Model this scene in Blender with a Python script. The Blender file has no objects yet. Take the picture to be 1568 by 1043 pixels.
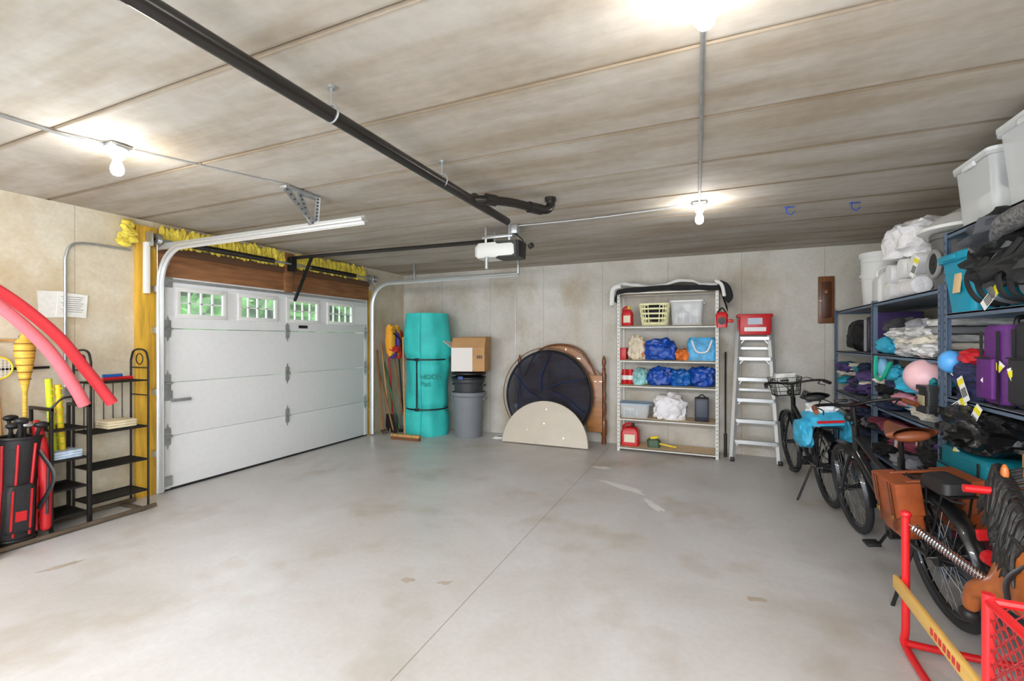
import bpy,bmesh,math,random
from mathutils import Vector,Matrix,noise,Euler
random.seed(7)
sc=bpy.context.scene
sc.view_settings.view_transform='Standard'
pi=math.pi
def C(r,g,b):
    def k(v):
        v/=255.0
        return v/12.92 if v<=.04045 else ((v+.055)/1.055)**2.4
    return (k(r),k(g),k(b),1)
# ---------------------------------------------------------------- materials
MATS={}
def mat(name,rgb,rough=.5,metal=0,var=.0,scale=6,bump=0,bscale=None,emit=0,alpha=1,trans=0,coat=0,stretch=(1,1,1)):
    if name in MATS: return MATS[name]
    m=bpy.data.materials.new(name);m.use_nodes=True;nt=m.node_tree;N=nt.nodes;L=nt.links
    p=N['Principled BSDF'];col=C(*rgb)
    p.inputs['Base Color'].default_value=col;p.inputs['Roughness'].default_value=rough;p.inputs['Metallic'].default_value=metal
    p.inputs['Coat Weight'].default_value=coat
    if emit:
        p.inputs['Emission Color'].default_value=col;p.inputs['Emission Strength'].default_value=emit
    if alpha<1:p.inputs['Alpha'].default_value=alpha
    if trans:p.inputs['Transmission Weight'].default_value=trans
    if var or bump:
        g=N.new('ShaderNodeTexCoord');mp=N.new('ShaderNodeMapping');L.new(g.outputs['Object'],mp.inputs[0]);mp.inputs['Scale'].default_value=stretch
        n=N.new('ShaderNodeTexNoise');n.inputs['Scale'].default_value=scale;n.inputs['Detail'].default_value=6;L.new(mp.outputs[0],n.inputs['Vector'])
        if var:
            r=N.new('ShaderNodeValToRGB');r.color_ramp.elements[0].position=.3;r.color_ramp.elements[1].position=.7
            r.color_ramp.elements[0].color=[max(0,v*(1-var)) for v in col[:3]]+[1]
            r.color_ramp.elements[1].color=[min(1,v*(1+var)) for v in col[:3]]+[1]
            L.new(n.outputs['Fac'],r.inputs[0]);L.new(r.outputs[0],p.inputs['Base Color'])
        if bump:
            n2=N.new('ShaderNodeTexNoise');n2.inputs['Scale'].default_value=bscale or scale;n2.inputs['Detail'].default_value=4;L.new(mp.outputs[0],n2.inputs['Vector'])
            b=N.new('ShaderNodeBump');b.inputs['Strength'].default_value=bump;b.inputs['Distance'].default_value=.02
            L.new(n2.outputs['Fac'],b.inputs['Height']);L.new(b.outputs[0],p.inputs['Normal'])
    MATS[name]=m;return m
def concrete(name,ramp,scale,stretch,rough,fine=.12,seams=(),bump=.15,streak=None,spots=None,fs=30):
    m=bpy.data.materials.new(name);m.use_nodes=True;nt=m.node_tree;N=nt.nodes;L=nt.links;p=N['Principled BSDF']
    g=N.new('ShaderNodeNewGeometry');mp=N.new('ShaderNodeMapping');L.new(g.outputs['Position'],mp.inputs[0]);mp.inputs['Scale'].default_value=stretch
    n=N.new('ShaderNodeTexNoise');n.inputs['Scale'].default_value=scale;n.inputs['Detail'].default_value=9;n.inputs['Roughness'].default_value=.62
    n.inputs['Distortion'].default_value=.4
    L.new(mp.outputs[0],n.inputs['Vector'])
    r=N.new('ShaderNodeValToRGB');L.new(n.outputs['Fac'],r.inputs[0]);e=r.color_ramp.elements
    while len(e)<len(ramp):e.new(.5)
    for i,(q,cc) in enumerate(ramp):e[i].position=q;e[i].color=C(*cc)
    out=r.outputs[0]
    def mul(out,valsock,fac=1.0):
        mx=N.new('ShaderNodeMix');mx.data_type='RGBA';mx.blend_type='MULTIPLY';mx.inputs[0].default_value=fac
        L.new(out,mx.inputs[6]);L.new(valsock,mx.inputs[7]);return mx.outputs[2]
    def nz(sc_,st,lo,hi,d=6,p0=.35,p1=.65):
        q=N.new('ShaderNodeMapping');L.new(g.outputs['Position'],q.inputs[0]);q.inputs['Scale'].default_value=st
        a=N.new('ShaderNodeTexNoise');a.inputs['Scale'].default_value=sc_;a.inputs['Detail'].default_value=d;a.inputs['Roughness'].default_value=.6;L.new(q.outputs[0],a.inputs['Vector'])
        rr=N.new('ShaderNodeValToRGB');L.new(a.outputs['Fac'],rr.inputs[0]);rr.color_ramp.elements[0].position=p0;rr.color_ramp.elements[1].position=p1
        rr.color_ramp.elements[0].color=lo;rr.color_ramp.elements[1].color=hi
        return rr.outputs[0],a
    o2,fn=nz(fs,(1,1,1),(1-fine,1-fine,1-fine,1),(1,1,1,1));out=mul(out,o2)
    if streak:
        o3,_=nz(streak[0],streak[1],C(*streak[2]),(1,1,1,1),p0=streak[3],p1=streak[4]);out=mul(out,o3)
    if spots:
        o3,_=nz(spots[0],(1,1,1),C(*spots[1]),(1,1,1,1),p0=spots[2],p1=spots[3],d=3);out=mul(out,o3)
    sp=N.new('ShaderNodeSeparateXYZ');L.new(g.outputs['Position'],sp.inputs[0])
    for ax,spc,off,wd,dk in seams:
        def mt(op,a,b=None):
            q=N.new('ShaderNodeMath');q.operation=op
            for i,v in enumerate((a,b)):
                if v is None:continue
                if isinstance(v,(int,float)):q.inputs[i].default_value=v
                else:L.new(v,q.inputs[i])
            return q.outputs[0]
        v=mt('SUBTRACT',sp.outputs['XYZ'.index(ax)],off)
        if spc:
            v=mt('DIVIDE',v,spc);v=mt('ADD',v,.5);v=mt('FRACT',v);v=mt('SUBTRACT',v,.5);v=mt('MULTIPLY',v,spc)
        v=mt('ABSOLUTE',v);v=mt('DIVIDE',v,wd);
        cr=N.new('ShaderNodeValToRGB');L.new(v,cr.inputs[0]);cr.color_ramp.elements[0].position=.35;cr.color_ramp.elements[0].color=C(*dk);cr.color_ramp.elements[1].color=(1,1,1,1)
        out=mul(out,cr.outputs[0])
    L.new(out,p.inputs['Base Color']);p.inputs['Roughness'].default_value=rough
    b=N.new('ShaderNodeBump');b.inputs['Strength'].default_value=bump;b.inputs['Distance'].default_value=.01;L.new(n.outputs['Fac'],b.inputs['Height']);L.new(b.outputs[0],p.inputs['Normal'])
    return m
# ---------------------------------------------------------------- builder
def crv(pts,k=6,closed=False):
    P=[Vector(p) for p in pts];n=len(P);out=[]
    rng=n if closed else n-1
    for i in range(rng):
        a=P[(i-1)%n] if (closed or i>0) else P[0]*2-P[1]
        b=P[i];c_=P[(i+1)%n];d=P[(i+2)%n] if (closed or i+2<n) else P[-1]*2-P[-2]
        for j in range(k):
            t=j/k
            out.append(.5*((2*b)+(c_-a)*t+(2*a-5*b+4*c_-d)*t*t+(3*b-a-3*c_+d)*t**3))
    if not closed:out.append(P[-1])
    return out
def sgn(v,e):return math.copysign(abs(v)**e,v)
class B:
    def __init__(s,name,M=None):s.bm=bmesh.new();s.ml=[];s.name=name;s.M=M or Matrix.Identity(4)
    def idx(s,m):
        if m not in s.ml:s.ml.append(m)
        return s.ml.index(m)
    def raw(s,vs,fs,m,M=None,smooth=True):
        T=s.M@M if M else s.M;i=s.idx(m);V=[s.bm.verts.new(T@Vector(v)) for v in vs]
        for q in fs:
            try:
                F=s.bm.faces.new([V[j] for j in q]);F.material_index=i;F.smooth=smooth
            except ValueError:pass
    def box(s,a,sz,m,rot=(0,0,0),bev=0,seg=2):
        t=bmesh.new();bmesh.ops.create_cube(t,size=1)
        for v in t.verts:v.co=Vector((v.co.x*sz[0],v.co.y*sz[1],v.co.z*sz[2]))
        if bev:bmesh.ops.bevel(t,geom=t.edges[:]+t.verts[:],offset=bev,segments=seg,affect='EDGES',profile=.5)
        t.verts.index_update()
        s.raw([v.co.copy() for v in t.verts],[[v.index for v in q.verts] for q in t.faces],m,Matrix.Translation(a)@Euler(rot).to_matrix().to_4x4());t.free()
    def bx(s,a,b,m,bev=0):
        s.box([(x+y)/2 for x,y in zip(a,b)],[abs(y-x) for x,y in zip(a,b)],m,bev=bev)
    def tube(s,pts,r,m,n=8,closed=False,caps=True,M=None,sq=(1,1)):
        P=[Vector(p) for p in pts];k=len(P);R=r if isinstance(r,(list,tuple)) else [r]*k
        T=[]
        for i in range(k):
            a=P[i-1] if (i>0 or closed) else P[i];b=P[(i+1)%k] if (i<k-1 or closed) else P[i]
            d=(b-a);T.append(d.normalized() if d.length>1e-9 else Vector((0,0,1)))
        up=Vector((0,0,1)) if abs(T[0].z)<.9 else Vector((1,0,0))
        nn=(up-T[0]*up.dot(T[0])).normalized();vs=[];fs=[]
        for i in range(k):
            nn=(nn-T[i]*nn.dot(T[i]));nn=nn.normalized() if nn.length>1e-6 else T[i].orthogonal().normalized()
            bb=T[i].cross(nn)
            for j in range(n):
                a=2*pi*j/n;vs.append(P[i]+(nn*math.cos(a)*sq[0]+bb*math.sin(a)*sq[1])*R[i])
        for i in range(k if closed else k-1):
            for j in range(n):
                a=i*n+j;b=i*n+(j+1)%n;i2=(i+1)%k;fs.append([a,b,i2*n+(j+1)%n,i2*n+j])
        if caps and not closed:fs+= [list(range(n))[::-1],list(range((k-1)*n,k*n))]
        s.raw(vs,fs,m,M)
    def cyl(s,a,b,r,m,r2=None,n=16,M=None):s.tube([a,b],[r,r if r2 is None else r2],m,n,M=M)
    def ring(s,c_,R,r,m,axis='z',n=32,k=8,M=None,sq=(1,1)):
        pts=[]
        for i in range(n):
            a=2*pi*i/n;x,y=R*math.cos(a),R*math.sin(a)
            pts.append(Vector(c_)+Vector({'z':(x,y,0),'y':(x,0,y),'x':(0,x,y)}[axis]))
        s.tube(pts,r,m,k,closed=True,M=M,sq=sq)
    def lathe(s,prof,m,c_=(0,0,0),n=28,M=None,cap=True):
        vs=[];fs=[];k=len(prof)
        for r,z in prof:
            for j in range(n):
                a=2*pi*j/n;vs.append((c_[0]+r*math.cos(a),c_[1]+r*math.sin(a),c_[2]+z))
        for i in range(k-1):
            for j in range(n):fs.append([i*n+j,i*n+(j+1)%n,(i+1)*n+(j+1)%n,(i+1)*n+j])
        if cap:fs+=[list(range(n))[::-1],list(range((k-1)*n,k*n))]
        s.raw(vs,fs,m,M)
    def rr(s,c_,prof,m,n=6,M=None,cap=(1,1)):
        vs=[];fs=[];cnt=4*n
        for z,sx,sy,rad in prof:
            rad=min(rad,sx/2-.001,sy/2-.001)
            for q,(ex,ey) in enumerate(((1,1),(-1,1),(-1,-1),(1,-1))):
                for j in range(n):
                    a=q*pi/2+(pi/2)*j/(n-1)
                    vs.append((c_[0]+ex*(sx/2-rad)+rad*math.cos(a),c_[1]+ey*(sy/2-rad)+rad*math.sin(a),c_[2]+z))
        for i in range(len(prof)-1):
            for j in range(cnt):fs.append([i*cnt+j,i*cnt+(j+1)%cnt,(i+1)*cnt+(j+1)%cnt,(i+1)*cnt+j])
        if cap[0]:fs.append(list(range(cnt))[::-1])
        if cap[1]:fs.append(list(range((len(prof)-1)*cnt,len(prof)*cnt)))
        s.raw(vs,fs,m,M)
    def ell(s,c_,rad,m,amp=0,fr=3,pw=1,sub=3,rot=(0,0,0),flat=None,seed=0):
        t=bmesh.new();bmesh.ops.create_icosphere(t,subdivisions=sub,radius=1)
        R=Euler(rot).to_matrix();t.verts.index_update();vs=[]
        for v in t.verts:
            q=v.co.copy()
            if pw!=1:q=Vector((sgn(q.x,pw),sgn(q.y,pw),sgn(q.z,pw)))
            if amp:
                o=Vector((seed*3.7,seed*1.3,seed*2.1));nv=noise.noise(q*fr+o)+.5*noise.noise(q*fr*2.3+o)
                rd=1-abs(noise.noise(q*fr*1.4-o))*1.2
                q=q*(1+amp*(nv*.8+rd*.6-.3))
            if flat is not None and q.z<-flat:q.z=-flat
            q=Vector((q.x*rad[0],q.y*rad[1],q.z*rad[2]));vs.append(R@q+Vector(c_))
        fs=[[v.index for v in q.verts] for q in t.faces];t.free();s.raw(vs,fs,m)
    def prism(s,pts,th,m,M=None,bev=0):
        t=bmesh.new();V=[t.verts.new((x,-th/2,z)) for x,z in pts];F=t.faces.new(V)
        e=bmesh.ops.extrude_face_region(t,geom=[F])
        for v in [g for g in e['geom'] if isinstance(g,bmesh.types.BMVert)]:v.co.y+=th
        if bev:
            ed=[q for q in t.edges if abs(q.verts[0].co.y-q.verts[1].co.y)<1e-6]
            bmesh.ops.bevel(t,geom=ed,offset=bev,segments=3,affect='EDGES',profile=.5)
        t.verts.index_update();s.raw([v.co.copy() for v in t.verts],[[v.index for v in q.verts] for q in t.faces],m,M);t.free()
    def sheet(s,fn,nu,nv,m,M=None):
        vs=[fn(i/nu,j/nv) for i in range(nu+1) for j in range(nv+1)]
        fs=[[i*(nv+1)+j,i*(nv+1)+j+1,(i+1)*(nv+1)+j+1,(i+1)*(nv+1)+j] for i in range(nu) for j in range(nv)]
        s.raw(vs,fs,m,M)
    def skin(s,V,E,R,m,sub=2):
        me=bpy.data.meshes.new('t');me.from_pydata(V,E,[]);o=bpy.data.objects.new('t',me);sc.collection.objects.link(o)
        mo=o.modifiers.new('s','SKIN');mo.use_smooth_shade=True
        for i,r in enumerate(R):
            d=me.skin_vertices[0].data[i];d.radius=(r,r) if not isinstance(r,tuple) else r;d.use_root=(i==0)
        q=o.modifiers.new('u','SUBSURF');q.levels=sub
        ev=o.evaluated_get(bpy.context.evaluated_depsgraph_get());em=ev.to_mesh()
        vs=[v.co.copy() for v in em.vertices];fs=[list(p.vertices) for p in em.polygons];ev.to_mesh_clear();bpy.data.objects.remove(o)
        s.raw(vs,fs,m)
    def done(s,sharp=38):
        bmesh.ops.recalc_face_normals(s.bm,faces=s.bm.faces[:])
        xs=[v.co for v in s.bm.verts]
        lo=Vector([min(v[i] for v in xs) for i in range(3)]);hi=Vector([max(v[i] for v in xs) for i in range(3)])
        o=Vector(((lo.x+hi.x)/2,(lo.y+hi.y)/2,lo.z))
        for v in s.bm.verts:v.co-=o
        me=bpy.data.meshes.new(s.name);s.bm.to_mesh(me);s.bm.free()
        for m in s.ml:me.materials.append(m)
        try:me.set_sharp_from_angle(angle=math.radians(sharp))
        except Exception:pass
        ob=bpy.data.objects.new(s.name,me);ob.location=o;sc.collection.objects.link(ob);return ob
def TR(x,y,z,rz=0,rx=0,ry=0):
    return Matrix.Translation((x,y,z))@Matrix.Rotation(rz,4,'Z')@Matrix.Rotation(rx,4,'X')@Matrix.Rotation(ry,4,'Y')
# ---------------------------------------------------------------- common mats
black=mat('black_plastic',(30,30,32),.45)
blackm=mat('black_metal',(34,33,33),.35,.3)
rubber=mat('rubber',(30,30,31),.8)
galv=mat('galvanised',(185,188,190),.35,.75,var=.1,scale=20)
steel=mat('steel',(200,202,205),.25,.9)
white=mat('white_plastic',(235,235,232),.4)
whitep=mat('white_paint',(238,238,236),.45)
wood=mat('wood_tan',(196,150,92),.55,var=.25,scale=4,stretch=(8,8,.6))
woodbrown=mat('wood_brown',(120,72,38),.4,var=.35,scale=5,stretch=(6,6,.8),coat=.3)
red=mat('red_plastic',(205,28,34),.35)
cardb=mat('cardboard',(192,148,100),.8,var=.08,scale=5)
yellow=mat('yellow_plastic',(235,205,40),.45)
blue=mat('blue_tarp',(20,98,180),.35,var=.3,scale=8,bump=.8)
clearp=mat('clear_plastic',(248,250,252),.25,alpha=.5)
# ---------------------------------------------------------------- camera
cam=bpy.data.cameras.new('Camera');co=bpy.data.objects.new('Camera',cam);sc.collection.objects.link(co)
cam.lens=16;cam.sensor_width=36;cam.clip_start=.02
co.location=(0,0,1.5);co.rotation_euler=(pi/2,0,math.atan(301/697));sc.camera=co
# ---------------------------------------------------------------- room
H=2.66
wallm=concrete('wall_concrete',[(.3,(206,194,168)),(.45,(218,208,184)),(.58,(226,218,198)),(.75,(232,227,212))],1.5,(1,1,1.2),.85,.09,
   seams=[('Y',.61,2.1,.005,(222,215,202))],streak=(1.6,(1,1,.8),(232,218,192),.3,.52))
wallb=concrete('wall_concrete_back',[(.3,(196,190,179)),(.45,(210,205,195)),(.58,(218,214,206)),(.75,(230,227,221))],1.3,(1,1,1.1),.85,.09,
   seams=[('X',.92,-4.2,.005,(216,211,202))],streak=(1.6,(1,1,.7),(230,220,202),.3,.5))
ceilm=concrete('ceiling_concrete',[(.3,(176,168,157)),(.45,(186,179,169)),(.6,(193,187,178)),(.78,(203,199,192))],1.2,(.9,1.3,1),.8,.10,
   seams=[('Y',.64,.01,.030,(216,205,190))],streak=(1.7,(.45,2.8,1),(228,219,205),.36,.60),bump=.05,fs=14)
floorm=concrete('floor_concrete',[(.3,(190,186,181)),(.43,(200,197,194)),(.55,(207,205,204)),(.75,(222,222,222))],.8,(1,1,1),.36,.06,
   seams=[('X',0,-1.285,.005,(200,194,186))],bump=.03,spots=(1.3,(232,224,211),.28,.46))
b=B('floor');b.bx((-5.25,-1.5,-.12),(2.25,6.95,0),floorm);b.done()
b=B('ceiling');seams=[.01+.64*k for k in range(-2,11)]
ys=[-1.5]+seams+[6.95]
for a,q in zip(ys[:-1],ys[1:]):
    b.box((-1.5,(a+q)/2,H+.06),(7.6,q-a-.005,.12),ceilm,bev=.010,seg=1)
b.bx((-5.3,-1.5,H+.1),(2.3,6.95,H+.2),mat('joint_dark',(90,80,68),.9));b.done()
DY0,DY1,DZ=2.745,5.70,2.14
b=B('wall_left');b.bx((-5.2,-1.5,0),(-5,DY0,H),wallm);b.bx((-5.2,DY1,0),(-5,6.95,H),wallm);b.bx((-5.2,DY0,DZ),(-5,DY1,H),wallm);b.done()
b=B('wall_back');b.bx((-5,6.7,0),(2.02,6.9,H),wallb);b.done()
b=B('wall_right');b.bx((2.02,-1.5,0),(2.2,6.9,H),wallb);b.done()
yj=mat('jamb_yellow',(214,168,54),.7,var=.25,scale=5,stretch=(6,6,.6))
foam=mat('spray_foam',(248,216,86),.9,var=.25,scale=14,bump=1,bscale=22)
brown=mat('header_wood',(142,96,60),.65,var=.3,scale=5,stretch=(5,.6,5))
b=B('trim_1');b.bx((-5,2.54,0),(-4.965,2.72,2.6),yj,.003);b.bx((-5,5.72,0),(-4.965,5.8,2.3),yj,.003);b.done()
b=B('trim_2');b.bx((-4.999,2.72,2.13),(-4.96,5.74,2.36),brown,.004);b.bx((-4.999,2.72,2.36),(-4.94,5.74,2.43),mat('header_dark',(100,70,48),.7),.003)
b.bx((-4.999,4.16,2.12),(-4.93,4.28,2.62),brown,.004);b.done()
b=B('insulation_foam')
for i in range(90):
    y=2.76+i*.032
    if 4.14<y<4.3:continue
    b.ell((-4.95,y,2.535+random.uniform(-.02,.02)),(.03+random.random()*.012,.035,.085+random.random()*.015),foam,amp=.5,fr=2.5,sub=2,seed=i)
for i in range(10):b.ell((-4.955,2.42+random.random()*.1,2.40+i*.022),(.03,.05,.03),foam,amp=.5,sub=2,seed=i)
b.done()
# ---------------------------------------------------------------- garage door
door=mat('door_white',(230,231,232),.45,var=.02,scale=20,bump=.05,bscale=90)
b=B('garage_door');x0,x1=-4.995,-4.95
secs=[(.02,.54),(.546,1.075),(1.081,1.615)]
for a,q in secs:b.bx((x0,2.75,a),(x1,5.695,q),door,.004)
wins=[(2.90,3.38),(3.56,4.04),(4.22,4.70),(4.885,5.36)];wz0,wz1=1.75,2.02
b.bx((x0,2.75,1.621),(x1,5.695,wz0),door,.003);b.bx((x0,2.75,wz1),(x1,5.695,2.135),door,.003)
e=[2.75]+[v for w_ in wins for v in w_]+[5.695]
for i in range(0,len(e),2):b.bx((x0,e[i],wz0-.003),(x1,e[i+1],wz1+.003),door)
for y0,y1 in wins:
    for za in (wz0,wz1):b.bx((x1-.002,y0-.025,za-.022),(x1+.014,y1+.025,za+.022),whitep,.004)
    for ya in (y0,y1):b.bx((x1-.002,ya-.022,wz0-.022),(x1+.013,ya+.022,wz1+.022),whitep,.004)
    for k in (1,2,3):
        yy=y0+(y1-y0)*k/4;b.bx((x0+.015,yy-.007,wz0),(x1-.005,yy+.007,wz1),whitep)
    b.bx((x0+.015,y0,(wz0+wz1)/2-.007),(x1-.005,y1,(wz0+wz1)/2+.007),whitep)
for yy in (2.79,5.655):b.bx((x1-.001,yy-.035,.02),(x1+.004,yy+.035,1.73),door,.002)
for yy in (2.80,4.2,5.64):
    for z in (.543,1.078,1.618):
        b.box((x1+.010,yy,z-.05),(.008,.055,.07),galv,bev=.002);b.box((x1+.010,yy,z+.05),(.008,.055,.07),galv,bev=.002)
        b.cyl((x1+.018,yy-.035,z),(x1+.018,yy+.035,z),.012,galv,n=10)
        b.prism([(-.028,0),(.028,0),(0,-.11)],.006,galv,TR(x1+.008,yy,z-.02,pi/2))
        b.prism([(-.028,0),(.028,0),(0,.11)],.006,galv,TR(x1+.008,yy,z+.02,pi/2))
for z in (.1,.95,2.08):
    b.box((x1+.012,2.8,z),(.012,.08,.1),galv,bev=.003)
b.box((x1+.02,2.92,.90),(.03,.18,.03),galv,bev=.004);b.box((x1+.012,4.2,1.9),(.01,.03,.30),whitep)
b.bx((x0,2.75,0),(x1,5.695,.03),black,.004)
b.box((x1+.008,4.22,2.1),(.02,2.85,.03),galv,bev=.004);b.bx((x1,4.38,1.66),(x1+.012,4.52,1.70),blackm,.003)
b.done()
for i,(y0,y1) in enumerate(wins):
    b=B('window_%d'%(i+1));b.bx((x0+.02,y0+.001,wz0+.001),(x0+.024,y1-.001,wz1-.001),mat('window_glass',(240,248,250),.02,alpha=.12));b.done()
galv2=mat('track_steel',(214,216,216),.35,.55)
for yy,nm in ((2.71,'door_track'),(5.735,'door_track')):
    b=B(nm);R=.36;pts=[(-4.90,yy,.02),(-4.90,yy,2.04)]
    for i in range(1,13):
        a=pi/2*i/12;pts.append((-4.90+R*(1-math.cos(a)),yy,2.04+R*math.sin(a)))
    pts.append((-2.38,yy,2.41))
    b.tube(pts,.036,galv2,n=4,sq=(1,.55) )
    for off in (-.022,.022):
        b.tube([(p[0],p[1]+off,p[2]) for p in pts],.014,galv2,n=6)
    for z in (.4,1.0,1.6,2.0):b.box((-4.945,yy+(-.03 if yy<4 else .03),z),(.08,.03,.06),galv,bev=.004)
    if yy>4:
        b.bx((-2.40,yy-.02,2.41),(-2.37,yy+.02,2.655),galv,.003);b.bx((-4.1,yy-.02,2.41),(-4.07,yy+.02,2.655),galv,.003)
    else:
        b.box((-3.7,yy,2.41),(2.6,.03,.06),galv2,bev=.004)
        b.bx((-2.93,2.42,2.635),(-2.86,2.75,2.655),galv,.003)
        def perf(p0,p1):
            p0,p1=Vector(p0),Vector(p1);b.tube([p0,p1],.028,galv,n=4,sq=(1,.25))
            for k in range(8):
                q=p0.lerp(p1,(k+.5)/8);b.cyl(q+Vector((.009,-.008,0)),q+Vector((.010,-.009,0)),.008,black,n=8)
        perf((-2.89,2.44,2.64),(-2.89,2.71,2.42));perf((-2.87,2.73,2.64),(-2.87,2.71,2.42));perf((-2.92,2.60,2.64),(-2.92,2.71,2.42))
    b.done()
b=B('torsion_spring');b.cyl((-4.86,2.64,2.47),(-4.86,5.78,2.47),.013,galv)
for y0,y1 in ((3.0,3.95),(4.5,5.35)):
    pts=[]
    for i in range(int((y1-y0)/.012)*6):
        a=i*2*pi/6;pts.append((-4.86+.028*math.cos(a),y0+i*.012/6,2.47+.028*math.sin(a)))
    b.tube(pts,.0048,mat('spring_black',(40,38,36),.4,.5),n=4)
for yy in (2.66,5.76):
    b.cyl((-4.86,yy-.02,2.47),(-4.86,yy+.02,2.47),.055,steel,n=24);b.bx((-4.96,yy-.05,2.40),(-4.84,yy-.04,2.54),galv,.003)
    b.cyl((-4.86,yy,2.47),(-4.90,yy+.05,.1),.003,steel,n=5)
b.bx((-4.95,2.585,1.95),(-4.90,2.625,2.44),whitep,.004);b.bx((-4.92,4.18,2.38),(-4.84,4.26,2.56),blackm,.006)
b.done()
# ---------------------------------------------------------------- opener
b=B('garage_door_opener')
wm=mat('opener_white',(225,225,222),.4)
b.rr((-1.97,4.25,2.34),[(0,.42,.24,.04),(.02,.46,.27,.05),(.11,.46,.28,.05),(.15,.42,.25,.05)],wm)
b.rr((-1.85,4.25,2.335),[(0,.26,.25,.05),(.16,.27,.27,.05)],black)
b.bx((-2.2,4.14,2.36),(-2.186,4.36,2.46),mat('lens',(240,240,235),.3),.003)
b.cyl((-1.6,4.2,2.42),(-1.62,4.2,2.45),.03,black)
b.tube([(-2.05,4.25,2.53),(-4.9,4.25,2.56)],.022,mat('rail_dark',(60,58,56),.4,.6),n=4)
for x in (-2.08,-1.82):
    b.bx((x-.012,4.14,2.45),(x+.012,4.15,2.655),galv,.002);b.bx((x-.012,4.35,2.45),(x+.012,4.36,2.655),galv,.002)
b.bx((-2.12,4.13,2.53),(-1.78,4.16,2.56),galv,.003)
b.box((-4.72,4.25,2.28),(.03,.03,.62),blackm,rot=(0,.5,0),bev=.003)
b.box((-1.78,4.20,2.61),(.08,.10,.09),galv,bev=.006)
b.tube(crv([(-1.78,4.2,2.57),(-1.70,4.2,2.5),(-1.68,4.2,2.42)]),.006,rubber)
b.cyl((-2.05,4.1,2.34),(-2.05,4.1,2.22),.018,galv);b.done()
# ---------------------------------------------------------------- black drain pipe
abs_=mat('abs_pipe',(36,33,31),.28,var=.15,scale=6)
b=B('drain_pipe');PX,PZ,r=-1.58,2.545,.033
b.cyl((PX,-1.5,PZ),(PX,3.55,PZ-.03),r,abs_,n=20)
for y in (.7,2.95,3.02):b.cyl((PX,y,PZ-.005),(PX,y+.09,PZ-.006),r+.009,abs_,n=20)
b.tube(crv([(PX,2.93,PZ-.02),(PX+.1,3.02,PZ-.01),(PX+.22,3.18,PZ),(PX+.33,3.40,PZ)]),r,abs_,n=18)
b.cyl((PX+.29,3.32,PZ),(PX+.35,3.43,PZ),r+.01,abs_,n=20);b.cyl((PX+.08,2.98,PZ-.01),(PX+.13,3.05,PZ-.01),r+.009,abs_)
b.tube(crv([(PX+.33,3.40,PZ),(PX+.38,3.48,PZ+.01),(PX+.40,3.52,PZ+.05),(PX+.40,3.52,H-.001)]),r+.003,abs_,n=18)
b.cyl((PX+.40,3.52,H-.03),(PX+.40,3.52,H-.001),r+.014,abs_,n=20)
for y in (1.58,2.52):
    b.ring((PX,y,PZ-.01),r+.006,.006,galv,'y',24,6);b.cyl((PX,y,PZ+r),(PX,y,H-.001),.005,galv,n=6);b.cyl((PX,y,H-.012),(PX,y,H-.001),.02,galv)
b.done()
# ---------------------------------------------------------------- lamps
bulbm=mat('bulb_glow',(255,251,244),.5,emit=225)
cer=mat('porcelain',(232,230,222),.3)
def lamp(x,y):
    b=B('ceiling_light_bulb')
    b.box((x,y,H-.012),(.11,.11,.024),galv,bev=.01)
    b.lathe([(.058,-.024),(.056,-.035),(.04,-.05),(.032,-.08),(.030,-.082)],cer,(x,y,H))
    b.lathe([(.014,-.075),(.016,-.09),(.024,-.11),(.031,-.13),(.033,-.148),(.029,-.166),(.018,-.179),(.003,-.184)],bulbm,(x,y,H),20)
    b.done()
for p in ((-3.22,1.55),(-.01,1.55),(-.07,4.13)):lamp(*p)
tubem=mat('fill_tube_glow',(255,252,248),.5,emit=175)
for x in (-3.2,-.9,1.1):  # unseen tube fixtures added behind the camera as fill light
    b=B('added_fill_light');y=-1.15
    b.rr((x,y,2.46),[(0,1.3,.24,.01),(.05,1.3,.14,.01),(.06,1.3,.12,.01)],whitep,cap=(0,1))
    for dy in (-.06,.06):b.cyl((x-.6,y+dy,2.45),(x+.6,y+dy,2.45),.018,tubem)
    for dx in (-.5,.5):b.cyl((x+dx,y,2.52),(x+dx,y,H-.001),.003,steel,n=6)
    b.done()
b=B('ceiling_conduit');zz=H-.014
b.tube([(-.02,.4,zz),(-.02,1.5,zz)],.010,galv);b.tube([(-.012,1.6,zz),(-.07,4.07,zz)],.010,galv)
b.tube(crv([(-.12,4.14,zz),(-1.0,4.2,zz-.004),(-1.74,4.2,zz)]),.007,galv)
b.tube(crv([(-3.3,-.8,zz),(-3.31,1.1,zz),(-3.24,1.49,zz)]),.009,galv)
b.tube(crv([(-3.19,1.62,zz+.006),(-3.0,2.1,zz+.006),(-2.85,2.44,zz+.006)]),.005,galv);b.done()
bh=mat('hook_blue',(40,80,170),.4)
for x,y in ((.62,4.55),(1.1,4.62)):
    b=B('ceiling_hook');b.tube(crv([(x,y,H-.001),(x,y,H-.05),(x+.03,y,H-.075),(x+.06,y,H-.05)]),.005,bh,n=6)
    b.tube([(x-.02,y,H-.012),(x+.06,y,H-.012)],.005,bh,n=6);b.done()
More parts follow.
